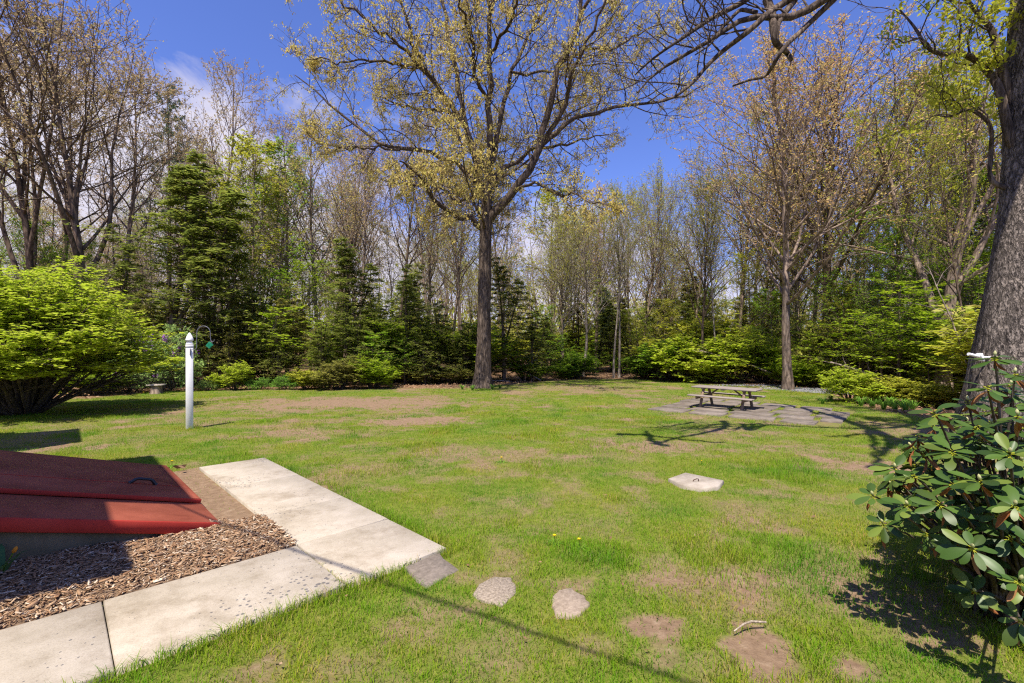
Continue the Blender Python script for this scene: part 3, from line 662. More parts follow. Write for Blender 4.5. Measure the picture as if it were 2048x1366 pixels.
def stump():
    b = at(313, 787); root = empty('tree_stump', b, "short grey tree stump with a flat stone slab on top", "stump")
    m = MB(); rng = np.random.default_rng(1); P = np.array([[0,0,-.05],[0.01,0,.12],[0,0,.30],[0.0,0,.36]]); m.tubes(P, np.array([.27,.22,.20,.21]), 14, cap=True, rough=lambda p, a: 1+0.12*np.sin(a*5+1)[None, None, :]); m.build('trunk', M['bark_grey'], root)
    s = MB(); s.prism([(-.30,-.22),(.05,-.26),(.31,-.16),(.30,.18),(-.1,.24),(-.31,.12)], 0.362, 0.42, None, 0.015); o = s.build('stone_slab', M['concrete_old']); o.location = b; props(o, "flat pale stone slab resting on the tree stump", "stone")
stump()
def tulip(sv, tv, hgt, label, lean):
    b = st(sv, tv); b[2] += 0.05; r = empty('tulip', b, label, "tulip", "tulips by the bulkhead")
    m = MB(); top = np.array([lean, 0.02, hgt]); m.tubes(np.array([[0,0,0],[lean*.35,0,hgt*.5],top]), np.array([.006,.005,.004]), 6); m.build('stem', M['daylily'], r)
    m = MB(); m.lathe([(0.001,0),(.010,.004),(.015,.016),(.014,.034),(.007,.05),(.001,.055)], top, 6, roty(0.5)); m.build('flower', M['petal_orange'], r, True)
    m = MB()
    for k, a in enumerate((0.2, 2.4, 4.2)):
        P = np.array([[0,0,0],[.05*math.cos(a),.05*math.sin(a),.12],[.12*math.cos(a),.12*math.sin(a),.20],[.19*math.cos(a),.19*math.sin(a),.22]]); sd = np.array([-math.sin(a), math.cos(a), 0])
        w = np.array([.012,.024,.02,.002]); v = np.stack([P-sd*w[:, None], P+sd*w[:, None]], 1).reshape(-1, 3); m.add(v, [(0,1,3,2),(2,3,5,4),(4,5,7,6)])
    m.build('leaf', M['tulip_leaf'], r)
tulip(-0.29, 4.98, 0.20, "orange tulip leaning right in shade under the bulkhead fascia", 0.07)
tulip(-0.34, 4.86, 0.11, "low wilted orange tulip at the left edge of the mulch", -0.05)

# ------------------------------------------------------------------ plant growth (vectorised)
def unit(v): return v/(np.linalg.norm(v, axis=-1, keepdims=True)+1e-9)
def extend(rng, S, D, L, r0, r1, n, wig=0.12, up=0.0, flat=0.0):
    N = len(S); P = np.zeros((N, n+1, 3)); P[:, 0] = S; d = unit(D); step = (L/n)[:, None]
    for i in range(n):
        d = d + rng.normal(0, wig, (N, 3)); d[:, 2] += up
        if flat: d[:, 2] *= (1-flat)
        d = unit(d); P[:, i+1] = P[:, i]+d*step
    t = np.linspace(0, 1, n+1)[None]; R = r0[:, None]*(1-t)+r1[:, None]*t
    return P, R
def spawn(rng, P, R, n, t0, t1, ang, flat=0.0, jitter=1.0):
    """n children per polyline; returns start, direction, parent radius there, t, parent length"""
    N, m, _ = P.shape; k = np.tile(np.arange(n), N); i = np.repeat(np.arange(N), n)
    t = t0+(t1-t0)*np.clip((k+0.5+jitter*rng.uniform(-.5, .5, N*n))/n, 0, 0.999); f = t*(m-1); j = np.minimum(f.astype(int), m-2); fr = (f-j)[:, None]
    S = P[i, j]*(1-fr)+P[i, j+1]*fr; T = unit(P[i, j+1]-P[i, j]); rr = R[i, j]*(1-fr[:, 0])+R[i, j+1]*fr[:, 0]
    a = np.where(np.abs(T[:, 2:3]) > 0.9, np.array([[1., 0, 0]]), np.array([[0, 0, 1.]])); H = unit(np.cross(T, a)); V = np.cross(H, T)
    phi = k*2.399+np.repeat(rng.uniform(0, 2*PI, N), n)+rng.normal(0, 0.4, N*n)
    side = np.where(k % 2 == 0, 1.0, -1.0)
    dirn = np.cos(phi)[:, None]*H+np.sin(phi)[:, None]*V
    if flat: dirn = unit(dirn*(1-flat)+flat*side[:, None]*H)
    an = rng.uniform(ang[0], ang[1], N*n)[:, None]
    D = unit(np.cos(an)*T+np.sin(an)*dirn)
    Lp = np.linalg.norm(np.diff(P, axis=1), axis=2).sum(1)[i]
    return S, D, rr, t, Lp
def onleaf(rng, P, n, t0=0.1, t1=1.0):
    N, m, _ = P.shape; i = np.repeat(np.arange(N), n); t = rng.uniform(t0, t1, N*n); f = t*(m-1); j = np.minimum(f.astype(int), m-2); fr = (f-j)[:, None]
    return P[i, j]*(1-fr)+P[i, j+1]*fr, unit(P[i, j+1]-P[i, j])
def put_leaves(rng, mb, B, T, size, asp=0.55, mode='random', jit=0.0, spread=0.9):
    n = len(B); L = size*rng.uniform(0.6, 1.35, n); Wd = L*asp*rng.uniform(.7, 1.25, n)
    if jit: B = B+rng.normal(0, jit, (n, 3))
    if mode == 'flat':
        H = unit(np.cross(T, np.array([[0, 0, 1.]]))+1e-6); U = unit(T*rng.uniform(-.1, .8, (n, 1))+H*rng.choice([-1, 1], (n, 1))*rng.uniform(.4, 1, (n, 1))+rng.normal(0, .15, (n, 3)))
        U[:, 2] = U[:, 2]*0.5-0.12; U = unit(U); Nn = np.array([[0, 0, 1.]])+rng.normal(0, 0.28, (n, 3))
    elif mode == 'hang':
        U = unit(rng.normal(0, .45, (n, 3))+np.array([[0, 0, -0.75]])); Nn = rng.normal(0, 1, (n, 3))
    else:
        U = unit(T*0.4+rng.normal(0, spread*.6, (n, 3))); Nn = rng.normal(0, 1, (n, 3))+np.array([[0, 0, 0.6]])
    Nn = unit(Nn-U*np.sum(U*Nn, 1, keepdims=True)); mb.leaves(B, U, Nn, L, Wd)

def proto_deciduous(seed, H=20.0, r=0.24, n1=24, t0=0.35, spread=(0.55, 0.95), len1=0.30, up=0.10, nb=7, leaves=3, lsize=0.13, wig=0.05, fork=False, lmode='random'):
    rng = np.random.default_rng(seed); w = MB(); lv = MB()
    P, R = extend(rng, np.zeros((1, 3)), np.array([[0.02, 0, 1.]]), np.array([H*(0.92 if not fork else 0.8)]), np.array([r]), np.array([r*0.12]), 14, 0.035, 0.05)
    R[:, 0] *= 1.45; R[:, 1] *= 1.0
    P[:, 0, 2] = -0.3
    w.tubes(P, R, 9)
    trunks, RT = P, R
    if fork:
        S, D, rr, t, Lp = spawn(rng, P, R, 5, 0.18, 0.5, (0.28, 0.5)); L = H*(0.9-t)*rng.uniform(.7, .95, len(S)); P2, R2 = extend(rng, S, D, L, rr*.75, rr*.08, 14, 0.05, 0.07); w.tubes(P2, R2, 7)
        trunks = np.concatenate([P, P2]); RT = np.concatenate([R, R2]); n1 = max(6, n1//3)
    S, D, rr, t, Lp = spawn(rng, trunks, RT, n1, t0, 0.97, spread)
    L = H*len1*(1.15-0.85*np.abs((t-t0)/(1-t0))**1.2)*rng.uniform(.6, 1.15, len(S)); L = np.maximum(L, 0.6)
    P1, R1 = extend(rng, S, D, L, np.minimum(rr*.55, L*.022), np.full(len(S), .010), 8, 0.10, up); w.tubes(P1, R1, 5)
    S, D, rr, t, Lp = spawn(rng, P1, R1, nb, 0.2, 0.98, (0.4, 0.95)); L = Lp*(0.55-0.3*t)*rng.uniform(.6, 1.2, len(S)); P2, R2 = extend(rng, S, D, L, np.minimum(rr*.6, .03), np.full(len(S), .007), 5, 0.14, up*.7); w.tubes(P2, R2, 4)
    S, D, rr, t, Lp = spawn(rng, P2, R2, 6, 0.15, 1.0, (0.4, 0.9)); L = np.maximum(Lp*.5*rng.uniform(.5, 1.2, len(S)), .25); P3, R3 = extend(rng, S, D, L, np.full(len(S), .0085), np.full(len(S), .004), 3, 0.15, up*.6); w.tubes(P3, R3, 3)
    allt = P3
    B, T = onleaf(rng, allt, leaves, 0.35, 1.05); put_leaves(rng, lv, B, T, lsize, 0.55, lmode, 0.03)
    return w, lv
def proto_hemlock(seed, H=12.0, Rb=3.9, n1=90, r=0.15, t0=0.10, droop=-0.03, dens=10, lsize=0.21, lead=2):
    rng = np.random.default_rng(seed); w = MB(); lv = MB()
    P, R = extend(rng, np.zeros((1, 3)), np.array([[0.0, 0, 1.]]), np.array([H]), np.array([r]), np.array([0.01]), 14, 0.03, 0.05); P[:, 0, 2] = -.2; w.tubes(P, R, 7)
    if lead:      # lesser leaders beside the main stem
        S, D, rr, t, Lp = spawn(rng, P, R, lead, .05, .45, (.18, .34)); P2, R2 = extend(rng, S, D, (1-t)*H*rng.uniform(.62, .86, lead), rr*.7, np.full(lead, .01), 14, .03, .06); w.tubes(P2, R2, 6)
        PA = np.concatenate([P, P2]); RA = np.concatenate([R, R2]); hh = np.r_[1.0, np.full(lead, .62)]
    else: PA, RA, hh = P, R, np.ones(1)
    nn = n1//(1+lead//2)
    S, D, rr, t, Lp = spawn(rng, PA, RA, nn, t0, 0.99, (1.0, 1.65), 0.0)
    az = np.arctan2(D[:, 1], D[:, 0]); lobe = fbm(np.cos(az)*1.3+t*5+seed, np.sin(az)*1.3+t*3.1, seed, 3)
    prof = (1-t)**0.85*np.clip(.62+t*2.5, 0, 1)+.05
    L = Rb*np.repeat(hh, nn)*prof*np.clip(.25+1.5*(lobe-.12), .25, 1.45)*rng.uniform(.55, 1.25, len(S))
    P1, R1 = extend(rng, S, D, L, np.minimum(rr*.4, .03), np.full(len(S), .005), 7, 0.09, droop); w.tubes(P1, R1, 4)
    S, D, rr, t, Lp = spawn(rng, P1, R1, 9, 0.15, 1.0, (0.5, 1.1), 0.7); L = np.maximum(Lp*(0.45-0.25*t)*rng.uniform(.5, 1.3, len(S)), .22); P2, R2 = extend(rng, S, D, L, np.full(len(S), .006), np.full(len(S), .003), 4, 0.13, droop*1.8, 0.05); w.tubes(P2, R2, 3)
    B, T = onleaf(rng, P2, dens, 0.05, 1.08); put_leaves(rng, lv, B, T, lsize, 0.34, 'flat', 0.055)
    B, T = onleaf(rng, P1, dens*2, 0.3, 1.05); put_leaves(rng, lv, B, T, lsize, 0.34, 'flat', 0.07)
    return w, lv
def proto_pine(seed, H=22.0, Rb=2.4, n1=70, r=0.22):
    rng = np.random.default_rng(seed); w = MB(); lv = MB()
    P, R = extend(rng, np.zeros((1, 3)), np.array([[0.0, 0, 1.]]), np.array([H]), np.array([r]), np.array([0.015]), 14, 0.015, 0.05); P[:, 0, 2] = -.2; w.tubes(P, R, 7)
    S, D, rr, t, Lp = spawn(rng, P, R, n1, 0.35, 0.99, (1.0, 1.5)); L = Rb*(np.clip(1.15-t, .1, 1))*1.7*rng.uniform(.5, 1.25, len(S)); P1, R1 = extend(rng, S, D, L, np.minimum(rr*.4, .04), np.full(len(S), .008), 6, .09, .05); w.tubes(P1, R1, 4)
    S, D, rr, t, Lp = spawn(rng, P1, R1, 8, .35, 1.0, (.5, 1.0), .4); L = np.maximum(Lp*.3*rng.uniform(.5, 1.2, len(S)), .2); P2, R2 = extend(rng, S, D, L, np.full(len(S), .01), np.full(len(S), .005), 3, .1, .08); w.tubes(P2, R2, 3)
    B, T = onleaf(rng, P2, 16, .3, 1.05); n = len(B); U = unit(T*.7+rng.normal(0, .6, (n, 3))); Nn = rng.normal(0, 1, (n, 3)); Nn = unit(Nn-U*np.sum(U*Nn, 1, keepdims=True)); lv.leaves(B, U, Nn, np.full(n, .24)*rng.uniform(.6, 1.2, n), np.full(n, .05))
    return w, lv
def proto_bush(seed, H=2.0, Rb=1.6, stems=16, n2=9, n3=7, leaves=6, lsize=0.10, vase=(0.15, 0.95), r=0.03, t1=0.25, mode='flat', asp=.5, lo=0.0, flat=0.6, outer=1.0):
    rng = np.random.default_rng(seed); w = MB(); lv = MB()
    az = np.arange(stems)*2.399+rng.normal(0, .3, stems); el = np.linspace(vase[0], vase[1], stems); rng.shuffle(el)
    D = np.stack([np.sin(el)*np.cos(az), np.sin(el)*np.sin(az), np.cos(el)], 1); S = np.stack([np.cos(az)*r*2.5, np.sin(az)*r*2.5, np.full(stems, -.05)], 1)
    L = 1.0/np.sqrt((np.sin(el)/Rb)**2+(np.cos(el)/H)**2)*rng.uniform(.86, 1.0, stems)
    P1, R1 = extend(rng, S, D, L, r*rng.uniform(.6, 1.1, stems), np.full(stems, .008), 9, .06, .01); w.tubes(P1, R1, 6)
    S, D, rr, t, Lp = spawn(rng, P1, R1, n2, t1, 1.0, (.35, .9)); L = Lp*(.5-.25*t)*rng.uniform(.6, 1.2, len(S)); P2, R2 = extend(rng, S, D, L, np.minimum(rr*.6, .018), np.full(len(S), .005), 5, .1, -.01, .05); w.tubes(P2, R2, 4)
    S, D, rr, t, Lp = spawn(rng, P2, R2, n3, .2, 1.0, (.5, 1.1), flat); L = np.maximum(Lp*.45*rng.uniform(.5, 1.2, len(S)), lsize*1.5); P3, R3 = extend(rng, S, D, L, np.full(len(S), .005), np.full(len(S), .003), 3, .1, -.02, flat*.35); w.tubes(P3, R3, 3)
    B, T = onleaf(rng, P3, leaves, .1, 1.05)
    k = B[:, 2] > lo; put_leaves(rng, lv, B[k], T[k], lsize, asp, mode, lsize*.15)
    return w, lv
def proto_sapling(seed, H=5.0, Rb=2.0, n1=26, t0=.25, leaves=6, lsize=.12, r=.035):
    rng = np.random.default_rng(seed); w = MB(); lv = MB()
    P, R = extend(rng, np.zeros((1, 3)), np.array([[.05, 0, 1.]]), np.array([H]), np.array([r]), np.array([.006]), 10, .06, .04); P[:, 0, 2] = -.1; w.tubes(P, R, 6)
    S, D, rr, t, Lp = spawn(rng, P, R, n1, t0, 1.0, (.8, 1.3)); L = Rb*(1.1-.75*t)*rng.uniform(.5, 1.2, len(S)); P1, R1 = extend(rng, S, D, L, np.minimum(rr*.5, .015), np.full(len(S), .005), 6, .08, .005, .15); w.tubes(P1, R1, 4)
    S, D, rr, t, Lp = spawn(rng, P1, R1, 8, .2, 1.0, (.5, 1.0), .85); L = np.maximum(Lp*.4*rng.uniform(.5, 1.2, len(S)), .2); P2, R2 = extend(rng, S, D, L, np.full(len(S), .005), np.full(len(S), .003), 3, .08, -.01, .3); w.tubes(P2, R2, 3)
    B, T = onleaf(rng, P2, leaves, .1, 1.05); put_leaves(rng, lv, B, T, lsize, .6, 'flat', .02)
    return w, lv

PROTO = {}
def P_(key, fn, *a, wood='bark_grey', leaf='tan_bud', **k):
    w, lv = fn(*a, **k); PROTO[key] = [w.mesh(key+'_wood', M[wood], True), lv.mesh(key+'_leaf', M[leaf])]
P_('treeA', proto_deciduous, 1, r=.17, leaves=6, lsize=.105, nb=7, wood='bark_grey')
P_('treeB', proto_deciduous, 2, n1=24, t0=0.36, spread=(0.5, 0.95), len1=0.28, up=0.09, r=.15, leaves=6, lsize=.105, nb=7, wood='bark_grey')
P_('treeC', proto_deciduous, 3, n1=30, t0=0.25, spread=(0.6, 1.05), len1=0.34, up=0.06, r=.17, leaves=6, lsize=.105, wood='bark_grey')
P_('treeF', proto_deciduous, 4, n1=24, t0=0.3, spread=(0.6, 1.05), len1=0.30, up=0.05, fork=True, r=0.19, leaves=8, lsize=.10, nb=6, wood='bark_dark')
P_('treeV', proto_deciduous, 14, n1=34, t0=0.27, spread=(0.45, .85), len1=0.46, up=0.07, r=0.17, leaves=6, lsize=.105, nb=9, wood='bark_grey')
P_('treeO', proto_deciduous, 24, n1=28, t0=0.32, spread=(0.6, 1.1), len1=0.30, up=0.04, fork=True, r=0.36, leaves=8, lsize=.115, nb=8, wood='bark_grey')
P_('treeM', proto_deciduous, 34, n1=36, t0=0.26, spread=(0.5, .95), len1=0.46, up=0.08, r=0.22, leaves=8, lsize=.10, nb=9, wood='bark_grey')
P_('treeL', proto_deciduous, 5, n1=34, t0=0.16, spread=(0.7, 1.25), len1=0.30, up=0.04, leaves=8, lsize=0.19, r=.15, nb=8, lmode='flat', wood='bark_grey')
P_('hemA', proto_hemlock, 6, wood='bark_dark', leaf='needle')
P_('hemB', proto_hemlock, 7, n1=85, Rb=4.0, t0=.06, wood='bark_dark', leaf='needle')
P_('hemC', proto_hemlock, 8, n1=84, Rb=4.4, t0=.03, droop=-.05, lead=4, wood='bark_dark', leaf='needle')
P_('pine', proto_pine, 9, wood='bark_dark', leaf='needle_blue')
P_('sapA', proto_sapling, 10, leaves=9, lsize=.14, wood='stem', leaf='understory')
P_('sapB', proto_sapling, 11, leaves=10, lsize=.14, H=4, Rb=2.3, n1=20, t0=.3, wood='stem', leaf='understory')
P_('bushA', proto_bush, 12, leaves=10, stems=20, lsize=.115, wood='stem', leaf='bush_leaf')
P_('bushB', proto_bush, 13, H=2.0, Rb=1.4, stems=14, mode='random', asp=.5, lsize=.11, flat=.2, leaves=4, wood='stem', leaf='shrub_green')

CNT = {}
def plant(key, name, cat, px, y, height, label, group, leaf=None, woodm=None, protoH=None, lean=(0, 0), wide=1.0, zrot=None, crown='crown', trunk='trunk', x=None):
    H0 = {'treeA':20,'treeB':20,'treeC':20,'treeF':20,'treeV':20,'treeL':20,'treeO':20,'treeM':20,'hemA':12,'hemB':12,'hemC':12,'pine':22,'sapA':5,'sapB':4,'bushA':2,'bushB':2}[key]
    s = height/H0; X = (px-1024)/F*y if x is None else x; CNT[key] = CNT.get(key, 0)+1
    o = empty(name, (X, y, gz(y)-.02), label, cat, group); o.rotation_euler = (lean[1], lean[0], (CNT[key]*2.1+px*0.013) if zrot is None else zrot)
    if lean != (0, 0): o.rotation_mode = 'ZYX'; o.rotation_euler = (lean[1], lean[0], 0)
    o.scale = (s*wide, s*wide, s)
    for nm, me, mm in ((trunk, PROTO[key][0], woodm), (crown, PROTO[key][1], leaf)):
        c = bpy.data.objects.new(nm, me); COL.objects.link(c); c.parent = o
        if lean != (0, 0): c.rotation_euler = (0, 0, CNT[key]*2.1+px*.013)
        if mm: c.material_slots[0].link = 'OBJECT'; c.material_slots[0].material = M[mm]
    return o

# ------------------------------------------------------------------ the big oak in the middle of the lawn
def resample(P, n):
    P = np.asarray(P, float); d = np.r_[0, np.cumsum(np.linalg.norm(np.diff(P, axis=0), axis=1))]; u = np.linspace(0, d[-1], n)
    Q = np.stack([np.interp(u, d, P[:, i]) for i in range(3)], 1)
    for _ in range(1): Q[1:-1] = Q[1:-1]*.5+(Q[:-2]+Q[2:])*.25
    return Q
def big_oak():
    rng = np.random.default_rng(77); b = at(965, 776); Y = b[1]
    root = empty('oak_tree', b, "large spreading oak with straight trunk and yellow flower tassels in mid lawn", "tree")
    def trunk_rough(p, a): return 1+0.05*np.sin(a*7+p[..., 2:3]*0.6)+0.035*np.sin(a*13-p[..., 2:3]*1.1)
    tp = [(964,784),(965,768),(966,745),(968,690),(969,620),(970,540),(971,470),(973,410),(975,360),(978,330)]
    tr = [.76, .56, .43, .35, .325, .315, .305, .27, .23, .19]
    P = np.array([pt(x, y, Y) for x, y in tp])-b; P[0, 2] = -0.25; P[1, 2] = 0.05
    m = MB(); Pn = resample(P, 40); Rn = np.interp(np.linspace(0, 1, 40), np.r_[0, np.cumsum(np.linalg.norm(np.diff(P, axis=0), axis=1))]/np.linalg.norm(np.diff(P, axis=0), axis=1).sum(), tr)
    m.tubes(Pn, Rn, 28, rough=lambda p, a: trunk_rough(p, a)*(1+0.12*np.exp(-np.clip(p[..., 2:3], 0, 9)*1.6)*np.sin(a*5+.6)))
    m.build('trunk', M['bark_oak'], root, True)
    limbs = [ # photo pixels, depth drift (m, + away), radii
        ([(962,456),(936,437),(911,427),(891,413),(863,389),(843,361),(820,330),(800,322)], -3.5, .20, .04),
        ([(962,392),(936,396),(911,403),(887,378),(870,366),(846,372),(815,372),(770,362)], 2.5, .12, .025),
        ([(978,436),(1011,403),(1039,372),(1063,330),(1080,292),(1094,241),(1111,172),(1128,120),(1149,69),(1159,27),(1166,-40),(1180,-120)], -2.0, .27, .05),
        ([(1078,298),(1108,255),(1132,206),(1142,186),(1135,155),(1159,113),(1187,52),(1214,0),(1240,-70)], -4.0, .16, .03),
        ([(1082,292),(1110,266),(1139,248),(1187,224),(1240,212),(1287,210),(1350,196),(1410,170)], 2.0, .15, .03),
        ([(979,361),(1015,330),(1063,303),(1111,292),(1166,279),(1218,268)], 4.0, .15, .025),
        ([(1020,393),(1056,363),(1097,382),(1140,386),(1152,389),(1190,405),(1222,412)], -4.5, .10, .02),
        ([(977,345),(984,275),(975,193),(980,96),(981,0),(984,-110),(988,-230)], 0.5, .22, .04),
        ([(979,340),(994,303),(1004,224),(1013,180),(1022,144),(1043,100),(1063,62),(1094,20),(1120,-60),(1150,-150)], 3.0, .16, .03),
        ([(968,338),(957,318),(946,296),(935,265),(925,241),(922,193),(908,138),(901,69),(887,24),(870,-40),(860,-130)], 2.5, .21, .035),
        ([(930,250),(910,220),(891,193),(870,165),(856,145),(836,114),(822,69),(810,30),(798,0),(780,-60)], -2.0, .17, .03),
        ([(872,168),(850,140),(820,110),(781,76),(726,34),(671,0),(620,-40)], -4.5, .11, .025),
        ([(918,240),(900,222),(870,217),(832,217),(788,206),(750,190)], 3.5, .12, .025),
        ([(848,137),(810,128),(770,124),(720,118),(667,124),(610,118)], -2.5, .09, .02),
        ([(950,362),(930,343),(905,323),(856,303),(800,299),(763,290),(719,255),(667,220),(630,180),(590,150)], 3.0, .16, .03),
        ([(800,300),(753,296),(700,298),(650,292),(600,270)], 1.0, .08, .02),
        ([(1128,120),(1170,100),(1230,95),(1290,60),(1350,40)], 1.5, .09, .02),
        ([(1022,144),(1060,150),(1100,140),(1150,130),(1210,128),(1260,132)], 5.0, .09, .02),
        ([(975,200),(950,150),(945,90),(925,30),(900,-60)], -5.0, .12, .03),
        ([(981,110),(1010,60),(1030,10),(1060,-60)], -5.5, .11, .03),
        ([(981,20),(960,-60),(930,-140)], -3.0, .11, .03), ([(1159,27),(1200,-30),(1260,-70),(1330,-100)], -2.0, .10, .02), ([(798,0),(740,-50),(690,-110)], 0.0, .09, .02)]
    LP = []; LR = []
    for pl, dd, r0, r1 in limbs:
        n = len(pl); y0 = 0.0
        start_off = 0.0
        Q = []
        for i, (x, y) in enumerate(pl):
            f = i/(n-1); Q.append(pt(x, y, Y+dd*f**1.2)-b)
        Q = resample(Q, 18); Q += np.r_[np.zeros((2, 3)), rng.normal(0, .07, (14, 3)), np.zeros((2, 3))]
        m = MB(); R = np.linspace(1, 0, 18)**.8*(r0*.84-r1*.8)+r1*.8; m.tubes(Q, R, 9); m.build('limb', M['bark_oak'], root, True); LP.append(Q); LR.append(R)
    # free limbs towards and away from the camera so that the crown is a volume
    S, D, rr, t, Lp = spawn(rng, Pn[None, 24:], Rn[None, 24:], 9, .1, 1.0, (.7, 1.15)); D[:, 1] *= 2.2; P1, R1 = extend(rng, S, D, rng.uniform(5, 8.5, len(S)), np.full(len(S), .075), np.full(len(S), .016), 17, .09, .06)
    m = MB(); m.tubes(P1, R1, 7); LP = np.concatenate([np.array(LP), P1]); LR = np.concatenate([np.array(LR), R1])
    S, D, rr, t, Lp = spawn(rng, LP, LR, 13, .16, .99, (.5, 1.25)); L = np.clip(Lp*.40*(1.15-.7*t), 1.0, 3.6)*rng.uniform(.6, 1.2, len(S)); P2, R2 = extend(rng, S, D, L, np.minimum(rr*.45, .036), np.full(len(S), .010), 8, .17, .02); m.tubes(P2, R2, 5)
    S, D, rr, t, Lp = spawn(rng, P2, R2, 7, .15, 1.0, (.5, 1.1)); L = Lp*(.55-.25*t)*rng.uniform(.6, 1.2, len(S)); P3, R3 = extend(rng, S, D, L, np.minimum(rr*.6, .02), np.full(len(S), .007), 5, .2, .04); m.tubes(P3, R3, 4)
    S, D, rr, t, Lp = spawn(rng, P3, R3, 5, .2, 1.0, (.4, 1.0)); L = np.maximum(Lp*.5, .3)*rng.uniform(.6, 1.2, len(S)); P4, R4 = extend(rng, S, D, L, np.full(len(S), .0095), np.full(len(S), .005), 3, .2, .02); m.tubes(P4, R4, 3)
    m.build('fine_branching', M['bark_oak'], root)
    lv = MB(); cl, T = onleaf(rng, P4, 1, .8, 1.0); cl2, T2 = onleaf(rng, P3, 2, .5, 1.0); cl = np.concatenate([cl, cl2]); k = rng.random(len(cl)) < .70; cl = cl[k]
    B = np.repeat(cl, 6, 0); put_leaves(rng, lv, B, np.zeros_like(B)+[0, 0, 1.], .115, .42, 'hang', .06)
    B = np.repeat(cl[rng.random(len(cl)) < .6], 3, 0); put_leaves(rng, lv, B, np.zeros_like(B)+[0, 0, 1.], .10, .6, 'random', .05)
    lv.build('crown', M['oak_flower'], root)
big_oak()

# ------------------------------------------------------------------ the near oak at the right edge with limbs overhead
def near_oak():
    rng = np.random.default_rng(78); b = np.array([8.95, 8.1, gz(8.1)])
    root = empty('oak_tree', b, "massive grey barked oak trunk behind the glossy rhododendron at right", "tree")
    P = np.array([[0.0,0,-.3],[0.02,0,0.0],[.05,0,.5],[.10,0,1.2],[.17,0,2.1],[.30,0,3.2],[.42,0,4.4],[.52,.05,5.6],[.60,.1,7.0],[.70,.1,8.5],[.75,.1,10.5],[.75,.2,13]])
    r = np.array([1.05,.92,.80,.70,.63,.56,.50,.47,.45,.42,.32,.2]); n = 110; u = np.linspace(0, 1, n); d = np.r_[0, np.cumsum(np.linalg.norm(np.diff(P, axis=0), axis=1))]; d /= d[-1]
    Q = resample(P, n); R = np.interp(u, d, r)
    def rough(p, a):
        z = p[..., 2:3]; A = np.broadcast_to(a, (p.shape[0], p.shape[1], len(a)))
        f = fbm(A*5.5+np.sin(A)*0, np.broadcast_to(z*2.0, A.shape), 3, 3)+0.0; g = fbm(np.cos(A)*14, np.sin(A)*14+z*1.6, 8, 3)
        knob = sum(np.exp(-((z-zz)/.16)**2-((np.cos(A-aa)-1)/.10)**2)*h for zz, aa, h in ((1.55, PI*1.02, .13), (3.4, PI*.95, .12), (4.6, PI*1.05, .10), (2.7, PI*1.3, .08)))
        return 1+0.09*(g-.5)+0.05*np.sin(A*4+z*.5)+knob
    m = MB(); m.tubes(Q, R, 96, rough=rough); m.build('trunk', M['bark_near'], root, True)
    D0 = 7.5
    limbs = [
        (np.array([[9.4,8.1,7.6],[8.6,7.4,8.3],[7.4,6.5,8.7],[6.4,6.6,8.4],[5.7,7.1,7.8]])-b, [(1673,-6),(1620,16),(1587,35),(1565,45),(1540,30),(1513,25),(1485,37),(1456,51),(1433,78),(1398,94),(1361,113),(1325,135),(1300,152),(1275,185)], .115, .012),
        (None, [(1545,-60),(1532,0),(1544,23),(1547,55),(1550,86),(1567,98),(1576,108),(1582,119)], .075, .035),
        (np.array([[6.2,6.8,8.2]])-b, [(1668,0),(1628,37),(1597,68),(1567,94),(1553,118),(1542,139),(1532,157),(1515,156),(1497,160),(1482,166),(1466,172)], .060, .014),
        (None, [(1605,-20),(1577,0),(1550,17),(1526,35),(1497,64),(1460,90),(1421,123),(1386,166),(1349,195),(1325,204),(1300,207)], .060, .012),
        (None, [(1530,-30),(1491,2),(1421,37),(1368,74),(1335,96),(1300,121),(1270,150)], .05, .012),
        (None, [(1600,-40),(1590,0),(1570,25),(1556,48),(1553,80)], .06, .03),
        (None, [(1513,25),(1480,18),(1440,60),(1420,90),(1390,110)], .035, .010),
        (np.array([[9.3,8.1,4.7],[9.0,8.2,5.2]])-b, [(1998,170),(1963,126),(1924,104),(1880,111),(1850,95),(1835,60),(1800,20)], .09, .012),
        (np.array([[9.35,8.1,5.2],[9.1,8.3,6.0]])-b, [(1985,60),(1950,20),(1910,-30)], .10, .02),
        (np.array([[9.3,8.0,4.2],[8.7,8.3,4.6]])-b, [(1985,250),(1940,215),(1900,235),(1870,230)], .05, .008),
    ]
    LP = []; LR = []
    for pre, pl, r0, r1 in limbs:
        dd = 8.3 if pl[0][0] > 1700 else D0
        Q = np.array([pt(x, y, dd+0.25*math.sin(i*1.3)) for i, (x, y) in enumerate(pl)])-b
        if pre is not None: Q = np.vstack([pre, Q])
        Q = resample(Q, 24); R = np.linspace(1, 0, 24)**.9*(r0-r1)+r1; m = MB(); m.tubes(Q, R, 9, cap=True); m.build('limb', M['bark_oak'], root, True); LP.append(Q); LR.append(R)
    # overhead limbs, out of the frame: their shade falls on the lawn
    ex = [[[9.5,8.1,8.6],[8.5,7.0,9.6],[7.6,5.6,10.0],[6.9,4.6,9.9],[6.0,3.8,9.7]], [[9.5,8.2,8.0],[9.2,7.0,9.2],[8.8,5.8,9.6],[8.1,4.9,9.5]], [[9.6,8.2,9.5],[9.2,9.2,11.5],[8.6,10.2,14]], [[9.6,8.1,9.5],[10.3,7.6,12],[11,7,15]], [[9.6,8.1,10],[9.3,7.6,13],[8.6,7.4,16]],
          [[7.6,5.6,10.0],[7.4,6.3,10.2],[7.1,7.0,10.1]], [[8.8,5.8,9.6],[8.2,6.2,9.9],[7.6,6.9,10.4]]]
    def over(pl, h0, h1):
        out = []
        for i, q in enumerate(pl):
            g = at(*q); h = h0+(h1-h0)*i/(len(pl)-1); out.append(list(g+np.array([-KS[0]*h, -KS[1]*h, h])))
        return out
